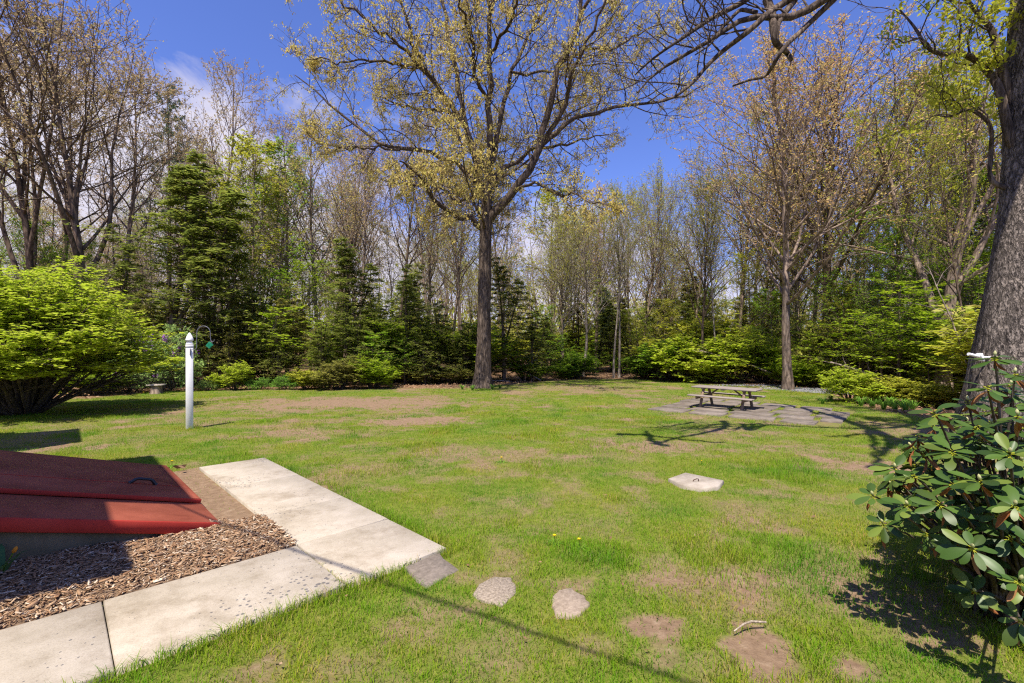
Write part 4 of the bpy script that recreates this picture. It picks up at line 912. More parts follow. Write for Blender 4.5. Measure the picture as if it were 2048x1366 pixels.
    S1 = over([(1838,905),(1800,885),(1760,866),(1700,842),(1620,822),(1545,805)], 9.4, 13)
    S2 = over([(1790,882),(1835,893),(1880,915)], 9.6, 9.0); S3 = over([(1775,872),(1772,893),(1755,918),(1735,935)], 9.7, 9.0); S5 = over([(1450,842),(1455,854),(1400,866),(1340,880),(1300,888)], 8.6, 8.4); S6 = over([(1385,843),(1350,852),(1300,856)], 8.6, 8.5)
    S7 = over([(1800,885),(1830,870),(1862,860)], 9.6, 9.2); S8 = over([(1762,866),(1722,869),(1690,874),(1650,872)], 9.7, 9.4); S9 = over([(1735,856),(1752,890),(1748,912)], 10, 9.6)
    S10 = over([(1235,868),(1300,872),(1380,881),(1450,884)], 8.6, 8.3); S11 = over([(1540,812),(1640,819),(1740,840)], 13, 11); S12 = over([(1330,893),(1300,880),(1290,862)], 8.5, 8.6)
    ex += [S7, S8, S9, S10, S11, S12]
    ex += [[[9.55,8.1,7.6],[8.2,6.4,8.6]]+S1, S2, S3, S5, S6]; EW = {len(ex)-5: (.26, .08), len(ex)-4: (.12, .04), len(ex)-3: (.11, .04), len(ex)-2: (.10, .04), len(ex)-1: (.07, .03)}
    for ei, e in enumerate(ex):
        Q = resample(np.array(e)-b, 24); Q[1:-1] += rng.normal(0, .04, (22, 3)); w0, w1 = EW.get(ei, (.10, .035)); R = np.linspace(w0, w1, 24); m = MB(); m.tubes(Q, R, 8); m.build('limb', M['bark_oak'], root, True); LP.append(Q); LR.append(R)
    LP = np.array(LP); LR = np.array(LR); m = MB()
    sel = np.array([0, 3, 4, 6, 7, 8, 9, 12, 13, 14]); S, D, rr, t, Lp = spawn(rng, LP[sel], LR[sel], 9, .35, 1.0, (.5, 1.1)); D[:, 2] = np.abs(D[:, 2])*.8; L = rng.uniform(.5, 1.5, len(S)); P2, R2 = extend(rng, S, D, L, np.minimum(rr*.5, .02), np.full(len(S), .006), 6, .2, .05); m.tubes(P2, R2, 5)
    S, D, rr, t, Lp = spawn(rng, P2, R2, 6, .2, 1.0, (.5, 1.1)); L = Lp*.5*rng.uniform(.5, 1.2, len(S)); P3, R3 = extend(rng, S, D, L, np.full(len(S), .006), np.full(len(S), .003), 4, .2, .03); m.tubes(P3, R3, 3)
    m.build('fine_branching', M['bark_oak'], root)
    lv = MB(); cl, T = onleaf(rng, P3, 4, .3, 1.0); near_tip = (cl[:, 0]+b[0] > 5.2) | (rng.random(len(cl)) < .35)
    cl = cl[near_tip & (cl[:, 0] > -1.6)]; B = np.repeat(cl, 7, 0); put_leaves(rng, lv, B, np.zeros_like(B)+[0, 0, 1.], .085, .5, 'random', .06)
    lv.build('crown', M['yellow_green'], root)
    # white clip / clothes line cleat on the trunk
    c = pt(1948, 712, 8.0)
    h = empty('line_bracket', c, "small white plastic line bracket fixed to the big oak trunk at right", "bracket")
    m = MB(); m.tubes(np.array([[-.10,0,.035],[.0,0,.012],[.10,0,-.01]]), np.array([.028,.026,.026]), 8, cap=True); m.build('tube', M['white_vinyl'], h)
    m = MB(); m.box((.11,0,-.02), (.04,.10,.14), roty(-.3), .006); m.box((.26,0.0,-.02), (.30,.03,.03), None, .004); m.build('plate', M['white_vinyl'], h)
near_oak()

# ------------------------------------------------------------------ the big vase shaped shrub at left
def left_bush():
    b = at(52, 827); rng = np.random.default_rng(21)
    root = empty('spreading_shrub', b, "huge vase shaped shrub with layered bright green leaves at the left edge", "shrub")
    w, lv = proto_bush(22, H=4.1, Rb=3.3, stems=70, n2=13, n3=8, leaves=12, lsize=.135, vase=(.06, 1.15), r=.07, t1=.36, mode='flat', flat=.75, asp=.52, lo=1.15)
    w.build('trunk', M['stem'], root, True); lv.build('crown', M['bush_leaf'], root)
left_bush()

# ------------------------------------------------------------------ rhododendron, near right
def rhodo():
    rng = np.random.default_rng(31); b = np.array([3.35, 3.05, gz(3.05)])
    root = empty('rhododendron_bush', b, "rhododendron with big glossy dark leaves filling the right foreground", "shrub")
    tips = [(1990,712,2.75),(1975,772,2.5),(2030,745,2.9),(1868,822,2.75),(1905,900,2.6),(1832,870,2.9),(1955,850,2.7),(1790,935,2.85),(1828,950,2.7),(1745,990,2.8),(1815,1010,2.6),(1880,1005,2.45),(1765,1045,2.7),(1850,1065,2.6),(1945,1095,2.25),(1905,965,2.5),(1960,960,2.35),
            (2020,905,2.3),(2030,1010,2.2),(2040,1160,2.15),(1998,1030,2.4),(1930,1030,2.55),(2035,830,2.4),(2040,1240,2.2),(1860,930,3.0),(1935,800,2.9)]
    C = [pt(x, y, d)-b for x, y, d in tips]; nm = [unit(c-np.array([0, .1, .5])) for c in C]
    for _ in range(290):                       # a dome of further shoots round the whole plant
        v = unit(rng.normal(0, 1, 3)); v[2] = abs(v[2])*1.0-.25*(rng.random() < .4); v = unit(v)
        q = v*np.array([1.02, .98, 1.0])*rng.uniform(.55, 1.0)+[0.05, .05, .55]
        if q[2] < .12: continue
        pxx = 1024+F*(q[0]+b[0])/(q[1]+b[1]); pyy = 683-F*(q[2]+b[2]-CAMZ)/(q[1]+b[1])
        lim = np.interp(pyy, [690, 760, 830, 900, 960, 1050, 1120, 1200, 1290], [1965, 1930, 1840, 1790, 1745, 1750, 1850, 1930, 2010])
        if pxx < lim+25 or pyy < 700: continue
        C.append(q); nm.append(v)
    C = np.array(C); nm = np.array(nm); w = MB()
    for c in C:                               # woody shoots from the base
        base = np.array([rng.normal(0, .12), rng.normal(0, .12), -.03]); mid = base*.4+c*.6; mid[2] = c[2]*.45
        w.tubes(resample([base, mid*[.6, .6, 1], c*[.93,.93,.97], c], 10), np.linspace(.016, .005, 10), 6)
    w.build('stem', M['stem'], root, True)
    lv = MB(); bd = MB(); dead = MB(); yl = MB()
    us = np.array([0, .12, .3, .5, .7, .87, 1.0]); ws = np.array([.06, .36, .76, 1.0, 1.0, .74, .08])
    def leaf(mb, B, U, Nn, L, Wd, bend, fold):
        V = np.cross(Nn, U); v = []; q = []
        for u, wd in zip(us, ws):
            cpos = B+U*(L*u)-Nn*(bend*L*u*u)
            for k in (-1, -.5, 0, .5, 1): v.append(cpos+V*(wd*Wd*.5*k)+Nn*(fold*Wd*abs(k)**1.3*wd))
        for i in range(len(us)-1):
            for k in range(4): q.append((i*5+k, i*5+k+1, i*5+5+k+1, i*5+5+k))
        mb.add(v, np.array(q)[:, ::-1] if False else q)
    for c, nv in zip(C, nm):
        ax = unit(nv*.55+np.array([0, 0, .75])+rng.normal(0, .15, 3)); h = unit(np.cross(ax, [0.3, 1, .1])); g = np.cross(ax, h); n = rng.integers(8, 12); p0 = rng.uniform(0, 6)
        for k in range(n):
            a = p0+k*2.399; el = rng.uniform(-.25, .45)-.1*(k < 4); rad = np.cos(a)*h+np.sin(a)*g
            U = unit(np.cos(el)*rad+np.sin(el)*ax+np.array([0, 0, -.06])); Nn = unit(ax-U*np.dot(ax, U)+rng.normal(0, .12, 3)); Nn = unit(Nn-U*np.dot(Nn, U)); L = rng.uniform(.065, .130); st_ = c-ax*rng.uniform(0, .03)
            yl.tubes(np.array([st_, st_+U*.018]), np.array([.0028, .0022]), 4)
            leaf(lv, st_+U*.016, U, Nn, L, L*rng.uniform(.38, .50), rng.uniform(-.05, .30), rng.uniform(-.13, .12))
        if rng.random() < .62:
            Mx = np.stack([h, g, ax], 1); bd.lathe([(.001, .0), (.006, .006), (.0085, .014), (.007, .024), (.001, .034)], c, 8, Mx)
        for k in range(rng.integers(0, 4)):
            a = rng.uniform(0, 6.28); U = unit(np.cos(a)*h+np.sin(a)*g-ax*.5+np.array([0, 0, -.7])); Nn = unit(np.cross(U, rng.normal(0, 1, 3))); leaf(dead, c-ax*.03, U, Nn, rng.uniform(.08, .13), .022, .1, .5)
    lv.build('leaf', M['rhodo_leaf'], root, True); bd.build('flower_bud', M['bud'], root, True); dead.build('withered_foliage', M['rhodo_dead'], root, True); yl.build('leaf_stalk', M['yellow_green'], root)
rhodo()

# ------------------------------------------------------------------ the wood behind, tree by tree
GT, GH, GU = "bare spring trees of the wood", "dark evergreens at the wood edge", "bright understory at the wood edge"
def T(*a, **k): return plant(*a, **k)
# left: tall trees with several dark stems
T('treeF','tall_tree','tree',168,25,25.5,"tall dark forked tree behind the big left shrub, nearest the dark hemlock",GT,'tan_bud')
T('treeF','tall_tree','tree',72,26,27,"tall dark forked tree above the middle of the big left shrub",GT,'tan_bud',wide=.9)
T('treeB','tall_tree','tree',12,24,26,"tall tree at the far left edge of the photo, rising above the big shrub",GT,'tan_bud','bark_dark')
T('treeB','tall_tree','tree',118,31,27,"slimmer tall tree seen between the two forked dark trees at left",GT,'tan_bud','bark_dark')
T('treeA','tall_tree','tree',235,29,22,"tan budded tree whose crown shows between the left forked tree and the hemlock",GT,'tan_bud')
T('treeA','tall_tree','tree',440,39,27.5,"tall pinkish tan tree whose round top stands alone against blue sky left of the cloud",GT,'tan_bud')
T('pine','pine_tree','tree',338,37,23.5,"narrow dark pine pointing up behind the tallest hemlock at left",GH,None)
T('hemA','hemlock_tree','tree',325,24,13.6,"tallest dark hemlock, behind the white post at left",GH,None,wide=1.45)
T('hemB','hemlock_tree','tree',235,25.5,9.3,"hemlock between the big left shrub and the tallest hemlock",GH,None,wide=1.15)
T('hemB','hemlock_tree','tree',425,25,10.0,"hemlock at the right flank of the tallest hemlock, above the green feeder",GH,None,wide=1.1)
T('hemC','hemlock_tree','tree',500,28,7.0,"low dark hemlock behind the small bright shrub right of the white post",GH,None,wide=1.2)
T('hemA','hemlock_tree','tree',690,27,9.2,"feathery hemlock midway between the white post and the big oak",GH,None,wide=1.35)
T('hemC','hemlock_tree','tree',600,27.5,6.2,"shorter olive hemlock left of the feathery middle hemlock",GH,'needle_olive',wide=1.25)
T('hemB','hemlock_tree','tree',810,27,7.3,"pointed dark hemlock just left of the big oak trunk, below the forked bare tree",GH,None,wide=1.35)
T('hemC','hemlock_tree','tree',880,28.5,6.2,"low dark hemlock touching the big oak trunk on its left",GH,None,wide=1.25)
T('hemA','hemlock_tree','tree',1008,29,8.4,"dark hemlock directly right of the big oak trunk",GH,None,wide=1.3)
T('hemC','hemlock_tree','tree',1062,30,5.6,"low spreading hemlock at the right foot of the hemlock beside the oak",GH,None,wide=1.3)
T('hemB','hemlock_tree','tree',755,30,6.4,"dark hemlock filling the gap between the feathery hemlock and the pointed one",GH,None,wide=1.3)
T('hemC','hemlock_tree','tree',130,30,9.0,"dim hemlock seen through the stems behind the big left shrub",GH,None,wide=1.3)
T('hemC','hemlock_tree','tree',20,28,8.0,"dark evergreen at the left edge behind the big shrub",GH,None,wide=1.2)
T('treeL','maple_tree','tree',505,31,17.5,"bright yellow green maple rising right of the tallest hemlock",GT,'yellow_green')
T('treeL','maple_tree','tree',575,33,18.0,"lime leaved maple between the yellow green maple and the oak crown",GT,'lime')
T('treeL','maple_tree','tree',445,27,12.5,"shorter yellow green maple leaning over the tallest hemlock",GT,'yellow_green')
T('treeL','maple_tree','tree',60,27,10.5,"leafy lime young tree low between the dark stems at far left",GT,'lime')
T('treeL','maple_tree','tree',170,28,9.5,"leafy young tree low beside the dark trunk left of the hemlock",GT,'lime')
T('treeA','tall_tree','tree',640,33,20,"ochre flowered tree below the left side of the oak crown",GT,'oak_flower')
T('treeB','tall_tree','tree',795,36,22,"bare tree with dark forked trunk above the pointed hemlock left of the oak",GT,'tan_bud','bark_dark')
T('treeA','tall_tree','tree',715,40,22,"bare greyish tree behind the feathery middle hemlock",GT,'tan_bud')
T('treeB','tall_tree','tree',862,42,21,"slim bare tree close left of the big oak trunk",GT,'tan_bud')
T('treeB','tall_tree','tree',905,39,19.5,"thin grey tree seen just beside the left edge of the big oak trunk",GT,'olive')
T('treeA','tall_tree','tree',548,43,25,"tall tan tree behind the two bright maples at left",GT,'tan_bud')
T('treeA','tall_tree','tree',345,44,25,"tall bare tree behind the narrow pine",GT,'tan_bud')
# centre, beyond the lawn
T('treeL','tall_tree','tree',1102,41,17.5,"green flushed tree right of the oak trunk, its crown low over the clearing",GT,'yellow_green','bark_grey')
T('treeV','tall_tree','tree',1128,37,12.5,"pale leaning tree with wide low limbs at the left of the clearing",GT,'olive','bark_pale',lean=(-.05,0))
T('treeV','tall_tree','tree',1165,35,13.0,"dusty gold crowned small tree with leaning pale trunk at the clearing",GT,'olive','bark_pale',lean=(.12,0),wide=1.1)
T('treeA','red_maple','tree',1192,50,17.0,"pink budded tree behind the clearing, its rosy crown against cloud",GT,'pink_bud')
T('treeB','tall_tree','tree',1228,33.5,14.5,"slender pale trunk of the close pair at the end of the clearing, the left one",GT,'olive','bark_pale',wide=.8)
T('treeB','tall_tree','tree',1238,33.8,15.5,"slender pale trunk of the close pair at the end of the clearing, the right one",GT,'yellow_green','bark_pale',lean=(.03,0),wide=.8)
T('treeV','tall_tree','tree',1292,38,16.5,"upright tree with yellowish crown behind the end of the clearing",GT,'olive','bark_grey')
T('treeV','tall_tree','tree',1330,44,18.0,"yellowish tree framing the blue sky gap right of the oak",GT,'yellow_green','bark_grey')
T('treeA','tall_tree','tree',1262,52,18.5,"faint tan tree low in the blue sky gap right of the oak",GT,'tan_bud')
T('treeB','tall_tree','tree',1385,41,18.0,"tan tree behind the dark leaning trunk left of the picnic table",GT,'tan_bud')
T('treeV','tall_tree','tree',1412,29,14.0,"dark tree leaning left behind the yellow shrubs, left of the picnic table",GT,'olive','bark_dark',lean=(-.07,0),wide=.8)
T('treeB','tall_tree','tree',1432,28,13.5,"thin pale stem standing in front of the bright shrubs behind the picnic table",GT,'yellow_green','bark_pale',wide=.6)
T('hemA','spruce_tree','tree',1195,40,7.3,"bluish spruce at the back of the clearing",GH,'needle_blue','bark_dark',wide=1.1)
T('hemB','hemlock_tree','tree',1160,42,7.5,"olive hemlock behind the left edge of the clearing",GH,'needle_olive',wide=1.3)
T('hemA','hemlock_tree','tree',1262,41,7.4,"olive hemlock behind the pair of slender pale trunks",GH,'needle_olive',wide=1.4)
T('hemC','hemlock_tree','tree',1325,43,8.2,"dark hemlock at the back between clearing and bright shrubs",GH,None,wide=1.4)
T('hemB','hemlock_tree','tree',1390,45,9.2,"dark hemlock deep behind the bright shrubs",GH,'needle_olive',wide=1.3)
T('hemA','hemlock_tree','tree',1105,36,4.6,"small hemlock at the right end of the dark evergreen row",GH,None,wide=1.4)
# right: orange budded maples and the wood beyond the picnic table
T('treeM','maple_tree','tree',1577,22.3,17.0,"orange budded maple with slim straight trunk behind the picnic table",GT,'orange_bud','bark_grey',wide=1.2)
T('treeM','maple_tree','tree',1648,27,20.5,"taller gold budded maple with dark trunk, right of the orange one",GT,'orange_bud','bark_dark',wide=1.3)
T('treeA','tall_tree','tree',1700,31,19,"pale straight trunk right of the dark gold maple",GT,'tan_bud','bark_pale')
T('treeA','tall_tree','tree',1622,32,18,"grey trunk between the orange maple and the dark gold maple",GT,'orange_bud')
T('treeB','tall_tree','tree',1518,34,17,"thin grey tree left of the orange maple trunk",GT,'orange_bud')
T('treeB','tall_tree','tree',1478,36,17.5,"slim tree behind the bright shrub mound behind the picnic table",GT,'olive')
T('treeO','oak_tree','tree',1886,19.5,17.5,"stout leaning oak with yellow leaves, left of the massive trunk at right",GT,'yellow_green','bark_grey',lean=(.10,0),wide=.95)
T('treeV','tall_tree','tree',1838,24,17.5,"forked grey tree left of the stout leaning oak",GT,'yellow_green','bark_grey')
T('treeB','tall_tree','tree',1950,17.5,11.0,"crooked thin dark tree between the leaning oak and the massive trunk",GT,'yellow_green','bark_dark',lean=(-.08,0),wide=.7)
T('treeB','tall_tree','tree',1752,24,9.5,"thin straight sapling stem above the bright shrub right of the table",GT,'yellow_green','bark_pale',wide=.45)
T('treeA','tall_tree','tree',1790,33,21,"yellow flushed tree high behind the forked grey tree",GT,'yellow_green')
T('treeL','tall_tree','tree',1860,29,21,"tall yellow green tree behind the stout leaning oak",GT,'yellow_green')
T('treeL','maple_tree','tree',1725,25,10.5,"lime young maple over the brush pile at right",GT,'lime')
T('treeL','maple_tree','tree',1800,22,9.0,"lime young maple left of the stout leaning oak",GT,'lime')
T('treeL','maple_tree','tree',1930,21,11.0,"lime young maple right of the stout leaning oak",GT,'lime')
T('treeL','maple_tree','tree',1600,30,10.5,"lime young maple behind the orange maple trunk",GT,'yellow_green')
T('treeL','maple_tree','tree',1500,33,10.0,"yellow green young maple behind the bright shrub mound",GT,'yellow_green')
T('hemA','pine_tree','tree',1985,24,13,"dark green pine showing between the leaning oak and the massive trunk",GH,'needle_blue')
T('hemB','hemlock_tree','tree',1900,26,7.5,"dark hemlock low behind the stout leaning oak",GH,None,wide=1.4)
T('hemC','hemlock_tree','tree',1690,36,9,"dark hemlock behind the pale straight trunk",GH,None,wide=1.3)
T('hemB','hemlock_tree','tree',1560,38,9,"dark hemlock behind the orange maple",GH,'needle_olive',wide=1.3)
T('hemC','hemlock_tree','tree',1780,31,8,"dark hemlock behind the forked grey tree",GH,None,wide=1.4)
T('hemC','hemlock_tree','tree',1480,42,9,"dark hemlock deep behind the picnic table",GH,None,wide=1.3)
for px, y, h, lab in [(560,25,4.2,"small hemlock right of the small bright shrub, left end of the low row"),(642,25,4.4,"small feathery hemlock in the low row, left of the green lawn edge shrub"),(722,25.5,4.8,"small hemlock before the feathery middle hemlock"),(455,24.5,5.0,"low hemlock behind the green feeder"),(850,26.5,4.4,"small hemlock left of the oak trunk under the pointed one"),(930,28,4.6,"small hemlock half hidden by the big oak trunk"),(385,24.5,5.2,"low hemlock directly behind the white post's hook"),(285,24,5.4,"low hemlock behind the purple flowered lilac")]:
    T('hemC','hemlock_tree','tree',px,y,h,lab,GH,['needle','needle_olive'][int(px) % 2],wide=1.35)
for px, y, h, lab in [(1422,32,7.0,"lime young maple behind the leaning dark tree"),(1545,30,6.5,"lime young maple left behind the orange maple's trunk"),(1662,27,7.2,"lime young maple beside the gold maple's dark trunk"),(1692,25,6.0,"lime young maple below the pale straight trunk"),(1762,23,6.4,"lime young maple beside the thin straight sapling stem"),(1850,22,6.6,"lime young maple between the forked grey tree and the stout oak"),(1905,24,8.0,"lime young maple close behind the stout leaning oak"),(1965,20,7.4,"lime young maple nearest the massive trunk"),(1330,36,6.5,"lime young maple behind the left end of the bright shrub mound"),(1275,38,6.0,"lime young maple behind the right corner of the clearing"),(1095,36,6.0,"lime young maple behind the low hemlock right of the oak"),(620,30,8.5,"lime young maple over the short olive hemlock"),(540,30,8.0,"lime young maple above the low hemlock row left")]:
    T('treeL','maple_tree','tree',px,y,h,lab,GT,['lime','yellow_green','understory'][int(px+y) % 3],wide=1.3)
# understory and shrubs
for i, (px, y, h, lab) in enumerate([(1668,22.5,3.3,"layered lime sapling behind the dome shrub, left one"),(1735,20.5,3.6,"layered lime sapling over the brush pile"),(1800,19,3.4,"layered lime sapling before the forked grey tree"),(1860,17,3.2,"layered lime sapling left of the stout oak's foot"),(1930,16.5,3.3,"layered lime sapling right of the stout oak's foot"),
        (1985,19,5.0,"taller lime sapling beside the massive trunk"),(1610,26,3.0,"low lime sapling between the orange and gold maple trunks"),(1545,27,3.0,"low lime sapling just left of the orange maple trunk"),(1120,33,3.2,"yellow lime sapling at the left end of the clearing"),(1075,31,2.6,"low yellow lime sapling right of the evergreen row"),
        (745,25.5,3.0,"bright layered sapling before the feathery middle hemlock"),(810,26,2.6,"bright layered sapling left of the oak's foot"),(560,26,4.4,"thin olive sapling before the short olive hemlock"),(640,25.5,3.6,"leafy sapling left of the feathery middle hemlock"),(265,22.5,4.4,"sunlit lime sapling between big shrub and white post"),(530,26.5,3.4,"leafy sapling above the low green clumps right of the post")]):
    T('sapA' if i % 2 else 'sapB','sapling','sapling',px,y,h,lab,GU,'lime' if px in (1120,745,810) else None,'stem',wide=1.15)
for i, (px, y, h, wd, key, lf, lab) in enumerate([(1330,31,2.7,1.3,'bushA','lime',"green shrub at the left end of the bright shrub mound"),(1388,29,3.0,1.25,'bushA','bush_leaf',"yellow green shrub in the middle of the bright shrub mound"),(1478,28,3.2,1.0,'bushA','bush_leaf',"brightest upright shrub behind the picnic table"),(1435,28.5,2.2,1.3,'bushA','yellow_green',"low thin shrub between the two bright shrubs behind the table"),
        (1520,28,2.3,1.2,'bushA','understory',"green shrub left of the orange maple's trunk"),(1700,16.6,1.25,1.15,'bushA','bush_leaf',"dome shaped bright shrub right of the stone patio"),(1768,16.3,.95,1.5,'bushA','yellow_green',"low yellow shrub right of the dome shaped shrub"),(1835,15.5,.85,1.7,'bushA','yellow_green',"low yellow ground shrub toward the rhododendron"),(1900,14.5,.8,1.6,'bushA','yellow_green',"low yellow ground shrub beside the massive trunk's foot"),
        (470,22.2,1.35,.95,'bushA','bush_leaf',"small bright shrub right of the white post"),(612,22.7,1.0,1.4,'bushA','yellow_green',"low bright shrub at the lawn edge below the olive hemlock"),(680,22.9,1.5,1.3,'bushA','needle_olive',"olive rounded shrub below the feathery middle hemlock"),(745,23.4,1.6,1.2,'bushA','understory',"green shrub at the lawn edge left of the oak"),(575,22.6,.7,1.8,'bushB','daylily',"low leafy green clump at the lawn edge"),(520,22.6,.6,1.8,'bushB','daylily',"low leafy green clump right of the small bright shrub"),
        (265,20.7,1.7,1.35,'bushB','shrub_green',"grey green lilac shrub with purple flowers by the stump, lower left part"),(330,21.3,3.0,.8,'bushB','shrub_green',"grey green lilac with purple flowers left of the white post"),(190,19.5,1.1,1.6,'bushA','understory',"low shaded shrub under the right side of the big left shrub"),(120,20.5,1.6,1.5,'bushA','understory',"shaded shrub behind the big left shrub's stems"),(420,22,.55,1.8,'bushB','shrub_green',"low blue green clump right of the white post"),
        (15,20,2.2,1.4,'bushA','lime',"bright shrub at the left edge behind the big shrub"),(1050,30.5,1.6,1.5,'bushA','understory',"green shrub at the foot of the hemlock right of the oak"),(1150,33,1.8,1.5,'bushA','lime',"yellow lime shrub at the left corner of the clearing"),(1290,33,1.3,1.6,'bushA','lime',"low green shrub at the right corner of the clearing"),(910,28,1.4,1.6,'bushA','needle_olive',"dim olive shrub behind the oak's foot"),(840,27,1.2,1.6,'bushA','needle_olive',"dim olive shrub under the pointed hemlock"),(1590,25.5,1.5,1.6,'bushA','understory',"loose green shrub behind the slim maple's foot"),(1650,24,1.3,1.5,'bushA','understory',"loose green shrub behind the gravel")]):
    o = T(key,'shrub','shrub',px,y,h,lab,"shrubs along the lawn edge",lf,'stem',wide=wd)
    if 'lilac' in lab:
        rng = np.random.default_rng(i); m = MB(); n = 26 if px == 330 else 12
        for k in range(n):
            a = rng.uniform(0, 6.28); rr_ = rng.uniform(.3, 1.25); c = np.array([rr_*math.cos(a), rr_*math.sin(a), rng.uniform(1.0, 1.95)*(1-.18*rr_**2)]); B = c+rng.normal(0, .05, (26, 3)); put_leaves(rng, m, B, np.zeros((26, 3))+[0, 0, 1.], .06, .8, 'random')
        m.build('flower', M['purple'], o)
# deeper wood: trees nobody can tell apart
rng = np.random.default_rng(99); pts = []; ndeep = 0
keys = ['treeA','treeB','treeV','treeB','treeA','treeC']; lfs = ['tan_bud','olive','yellow_green','yellow_green','tan_bud','orange_bud','olive','tan_bud']
while ndeep < 80:
    y = rng.uniform(36, 72); u = rng.uniform(-1.3, 1.35); x = u*y
    if any((x-a)**2+(y-b_)**2 < 2.6**2 for a, b_ in pts): continue
    pts.append((x, y)); hh = rng.uniform(16, 24)*(0.82 if -.1 < u < .42 else 1.0)
    if .22 < u < .36: hh = min(hh, 8+y*.16)
    o = T(keys[rng.integers(len(keys))],'forest_tree','tree',1024+F*u,y,hh,"thin bare forest tree deep in the wood behind the lawn","thin trees deep in the wood",lfs[rng.integers(len(lfs))],['bark_grey','bark_dark','bark_grey','bark_pale'][rng.integers(4)],x=x)
    ndeep += 1
nh = 0
while nh < 50:
    y = rng.uniform(38, 64); u = rng.uniform(-1.3, 1.3); x = u*y
    if any((x-a)**2+(y-b_)**2 < 2.2**2 for a, b_ in pts): continue
    pts.append((x, y)); T(['hemA','hemB','hemC'][nh % 3],'forest_evergreen','tree',1024+F*u,y,rng.uniform(5, 10),"dark evergreen deep in the wood behind the lawn","dark evergreens deep in the wood",['needle','needle_olive','needle'][rng.integers(3)],x=x,wide=1.3); nh += 1
nb = 0
while nb < 120:                                   # low undergrowth
    u = rng.uniform(-1.25, 1.3); th = math.atan2(u, 1); e = np.interp(th, eth, er)*math.cos(th); y = e+rng.uniform(3, 24); x = u*y
    pts.append((x, y)); T(['bushA','sapB','sapA','bushB'][nb % 4],'undergrowth_shrub','shrub',1024+F*u,y,rng.uniform(1.2, 4.6),"small leafy undergrowth plant among the trunks inside the wood","undergrowth inside the wood",['understory','yellow_green','lime','understory','olive'][rng.integers(5)],'stem',x=x,wide=1.3); nb += 1
def far_wood():
    rng = np.random.default_rng(55); n = 420; y = rng.uniform(74, 120, n); x = rng.uniform(-1.35, 1.35, n)*y; H = rng.uniform(14, 21, n)*np.where((x/y > .2) & (x/y < .38), .72, 1)
    S = np.stack([x, y, np.full(n, -1.2)], 1); P, R = extend(rng, S, np.tile([[0, 0, 1.]], (n, 1)), H, rng.uniform(.12, .25, n), np.full(n, .03), 6, .04, .05); w = MB(); w.tubes(P, R, 4)
    S, D, rr, t, Lp = spawn(rng, P, R, 12, .3, 1.0, (.5, .9)); L = Lp*.22*rng.uniform(.6, 1.2, len(S)); P1, R1 = extend(rng, S, D, L, np.full(len(S), .05), np.full(len(S), .02), 4, .1, .1); w.tubes(P1, R1, 3)
    S, D, rr, t, Lp = spawn(rng, P1, R1, 6, .3, 1.0, (.4, .9)); P2, R2 = extend(rng, S, D, Lp*.5, np.full(len(S), .02), np.full(len(S), .012), 2, .1, .1); w.tubes(P2, R2, 3)
    o = w.build('far_wood', M['bark_grey']); props(o, "hazy mass of far thin trunks and twigs beyond the wood", "far wood", kind="stuff")
    lv = MB(); B, T_ = onleaf(rng, P2, 2, .3, 1.1); put_leaves(rng, lv, B, T_, .32, .6, 'random', .2)
    n2 = 42000; th = rng.uniform(-.95, .95, n2); d = rng.uniform(72, 110, n2); B = np.stack([d*np.tan(th)*.95, d, -1+rng.gamma(2.2, 2.0, n2)], 1); put_leaves(rng, lv, B, np.zeros((n2, 3))+[0, 0, 1.], .75, .6, 'random')
    o = lv.build('far_foliage', M['olive']); props(o, "pale olive spring leaves of the far wood", "far foliage", kind="stuff")
far_wood()
def fallen():
    for px, y, ln, r, ang, tilt, lab in [(1800,20.5,2.4,.11,2.7,.30,"grey fallen log sloping in the brush pile right of the dome shrub"),(1812,19,3.0,.08,2.4,.45,"thin broken log leaning on the brush pile"),(1590,26,5.5,.06,2.6,.42,"thin pale dead trunk leaning between the orange and gold maples"),(1962,14.5,4.8,.035,1.9,1.15,"thin pale dead stem leaning left of the massive trunk"),(1800,18.7,2.6,.06,.5,.1,"short grey branch lying in the brush pile"),(1082,29.5,3.2,.06,2.5,.5,"pale dead trunk leaning under the low hemlock right of the oak"),(1020,28.5,3.0,.05,2.9,.12,"pale fallen branch low behind the oak's foot")]:
        X = (px-1024)/F*y; d = np.array([math.cos(ang)*math.cos(tilt), math.sin(ang)*math.cos(tilt)*.4, math.sin(tilt)]); S = np.array([[0, 0, .05]]); rg = np.random.default_rng(int(px))
        P, R = extend(rg, S, d[None], np.array([ln]), np.array([r]), np.array([r*.35]), 10, .05); m = MB(); m.tubes(P, R, 8, cap=True)
        S, D, rr, t, Lp = spawn(rg, P, R, 5, .4, 1, (.5, 1)); P1, R1 = extend(rg, S, D, np.full(5, ln*.2), np.full(5, r*.3), np.full(5, .006), 4, .15); m.tubes(P1, R1, 5)
        o = m.build('fallen_log', M['log'], None, True); o.location = (X, y, gz(y)); props(o, lab, "log", "fallen wood at the wood edge")
fallen()

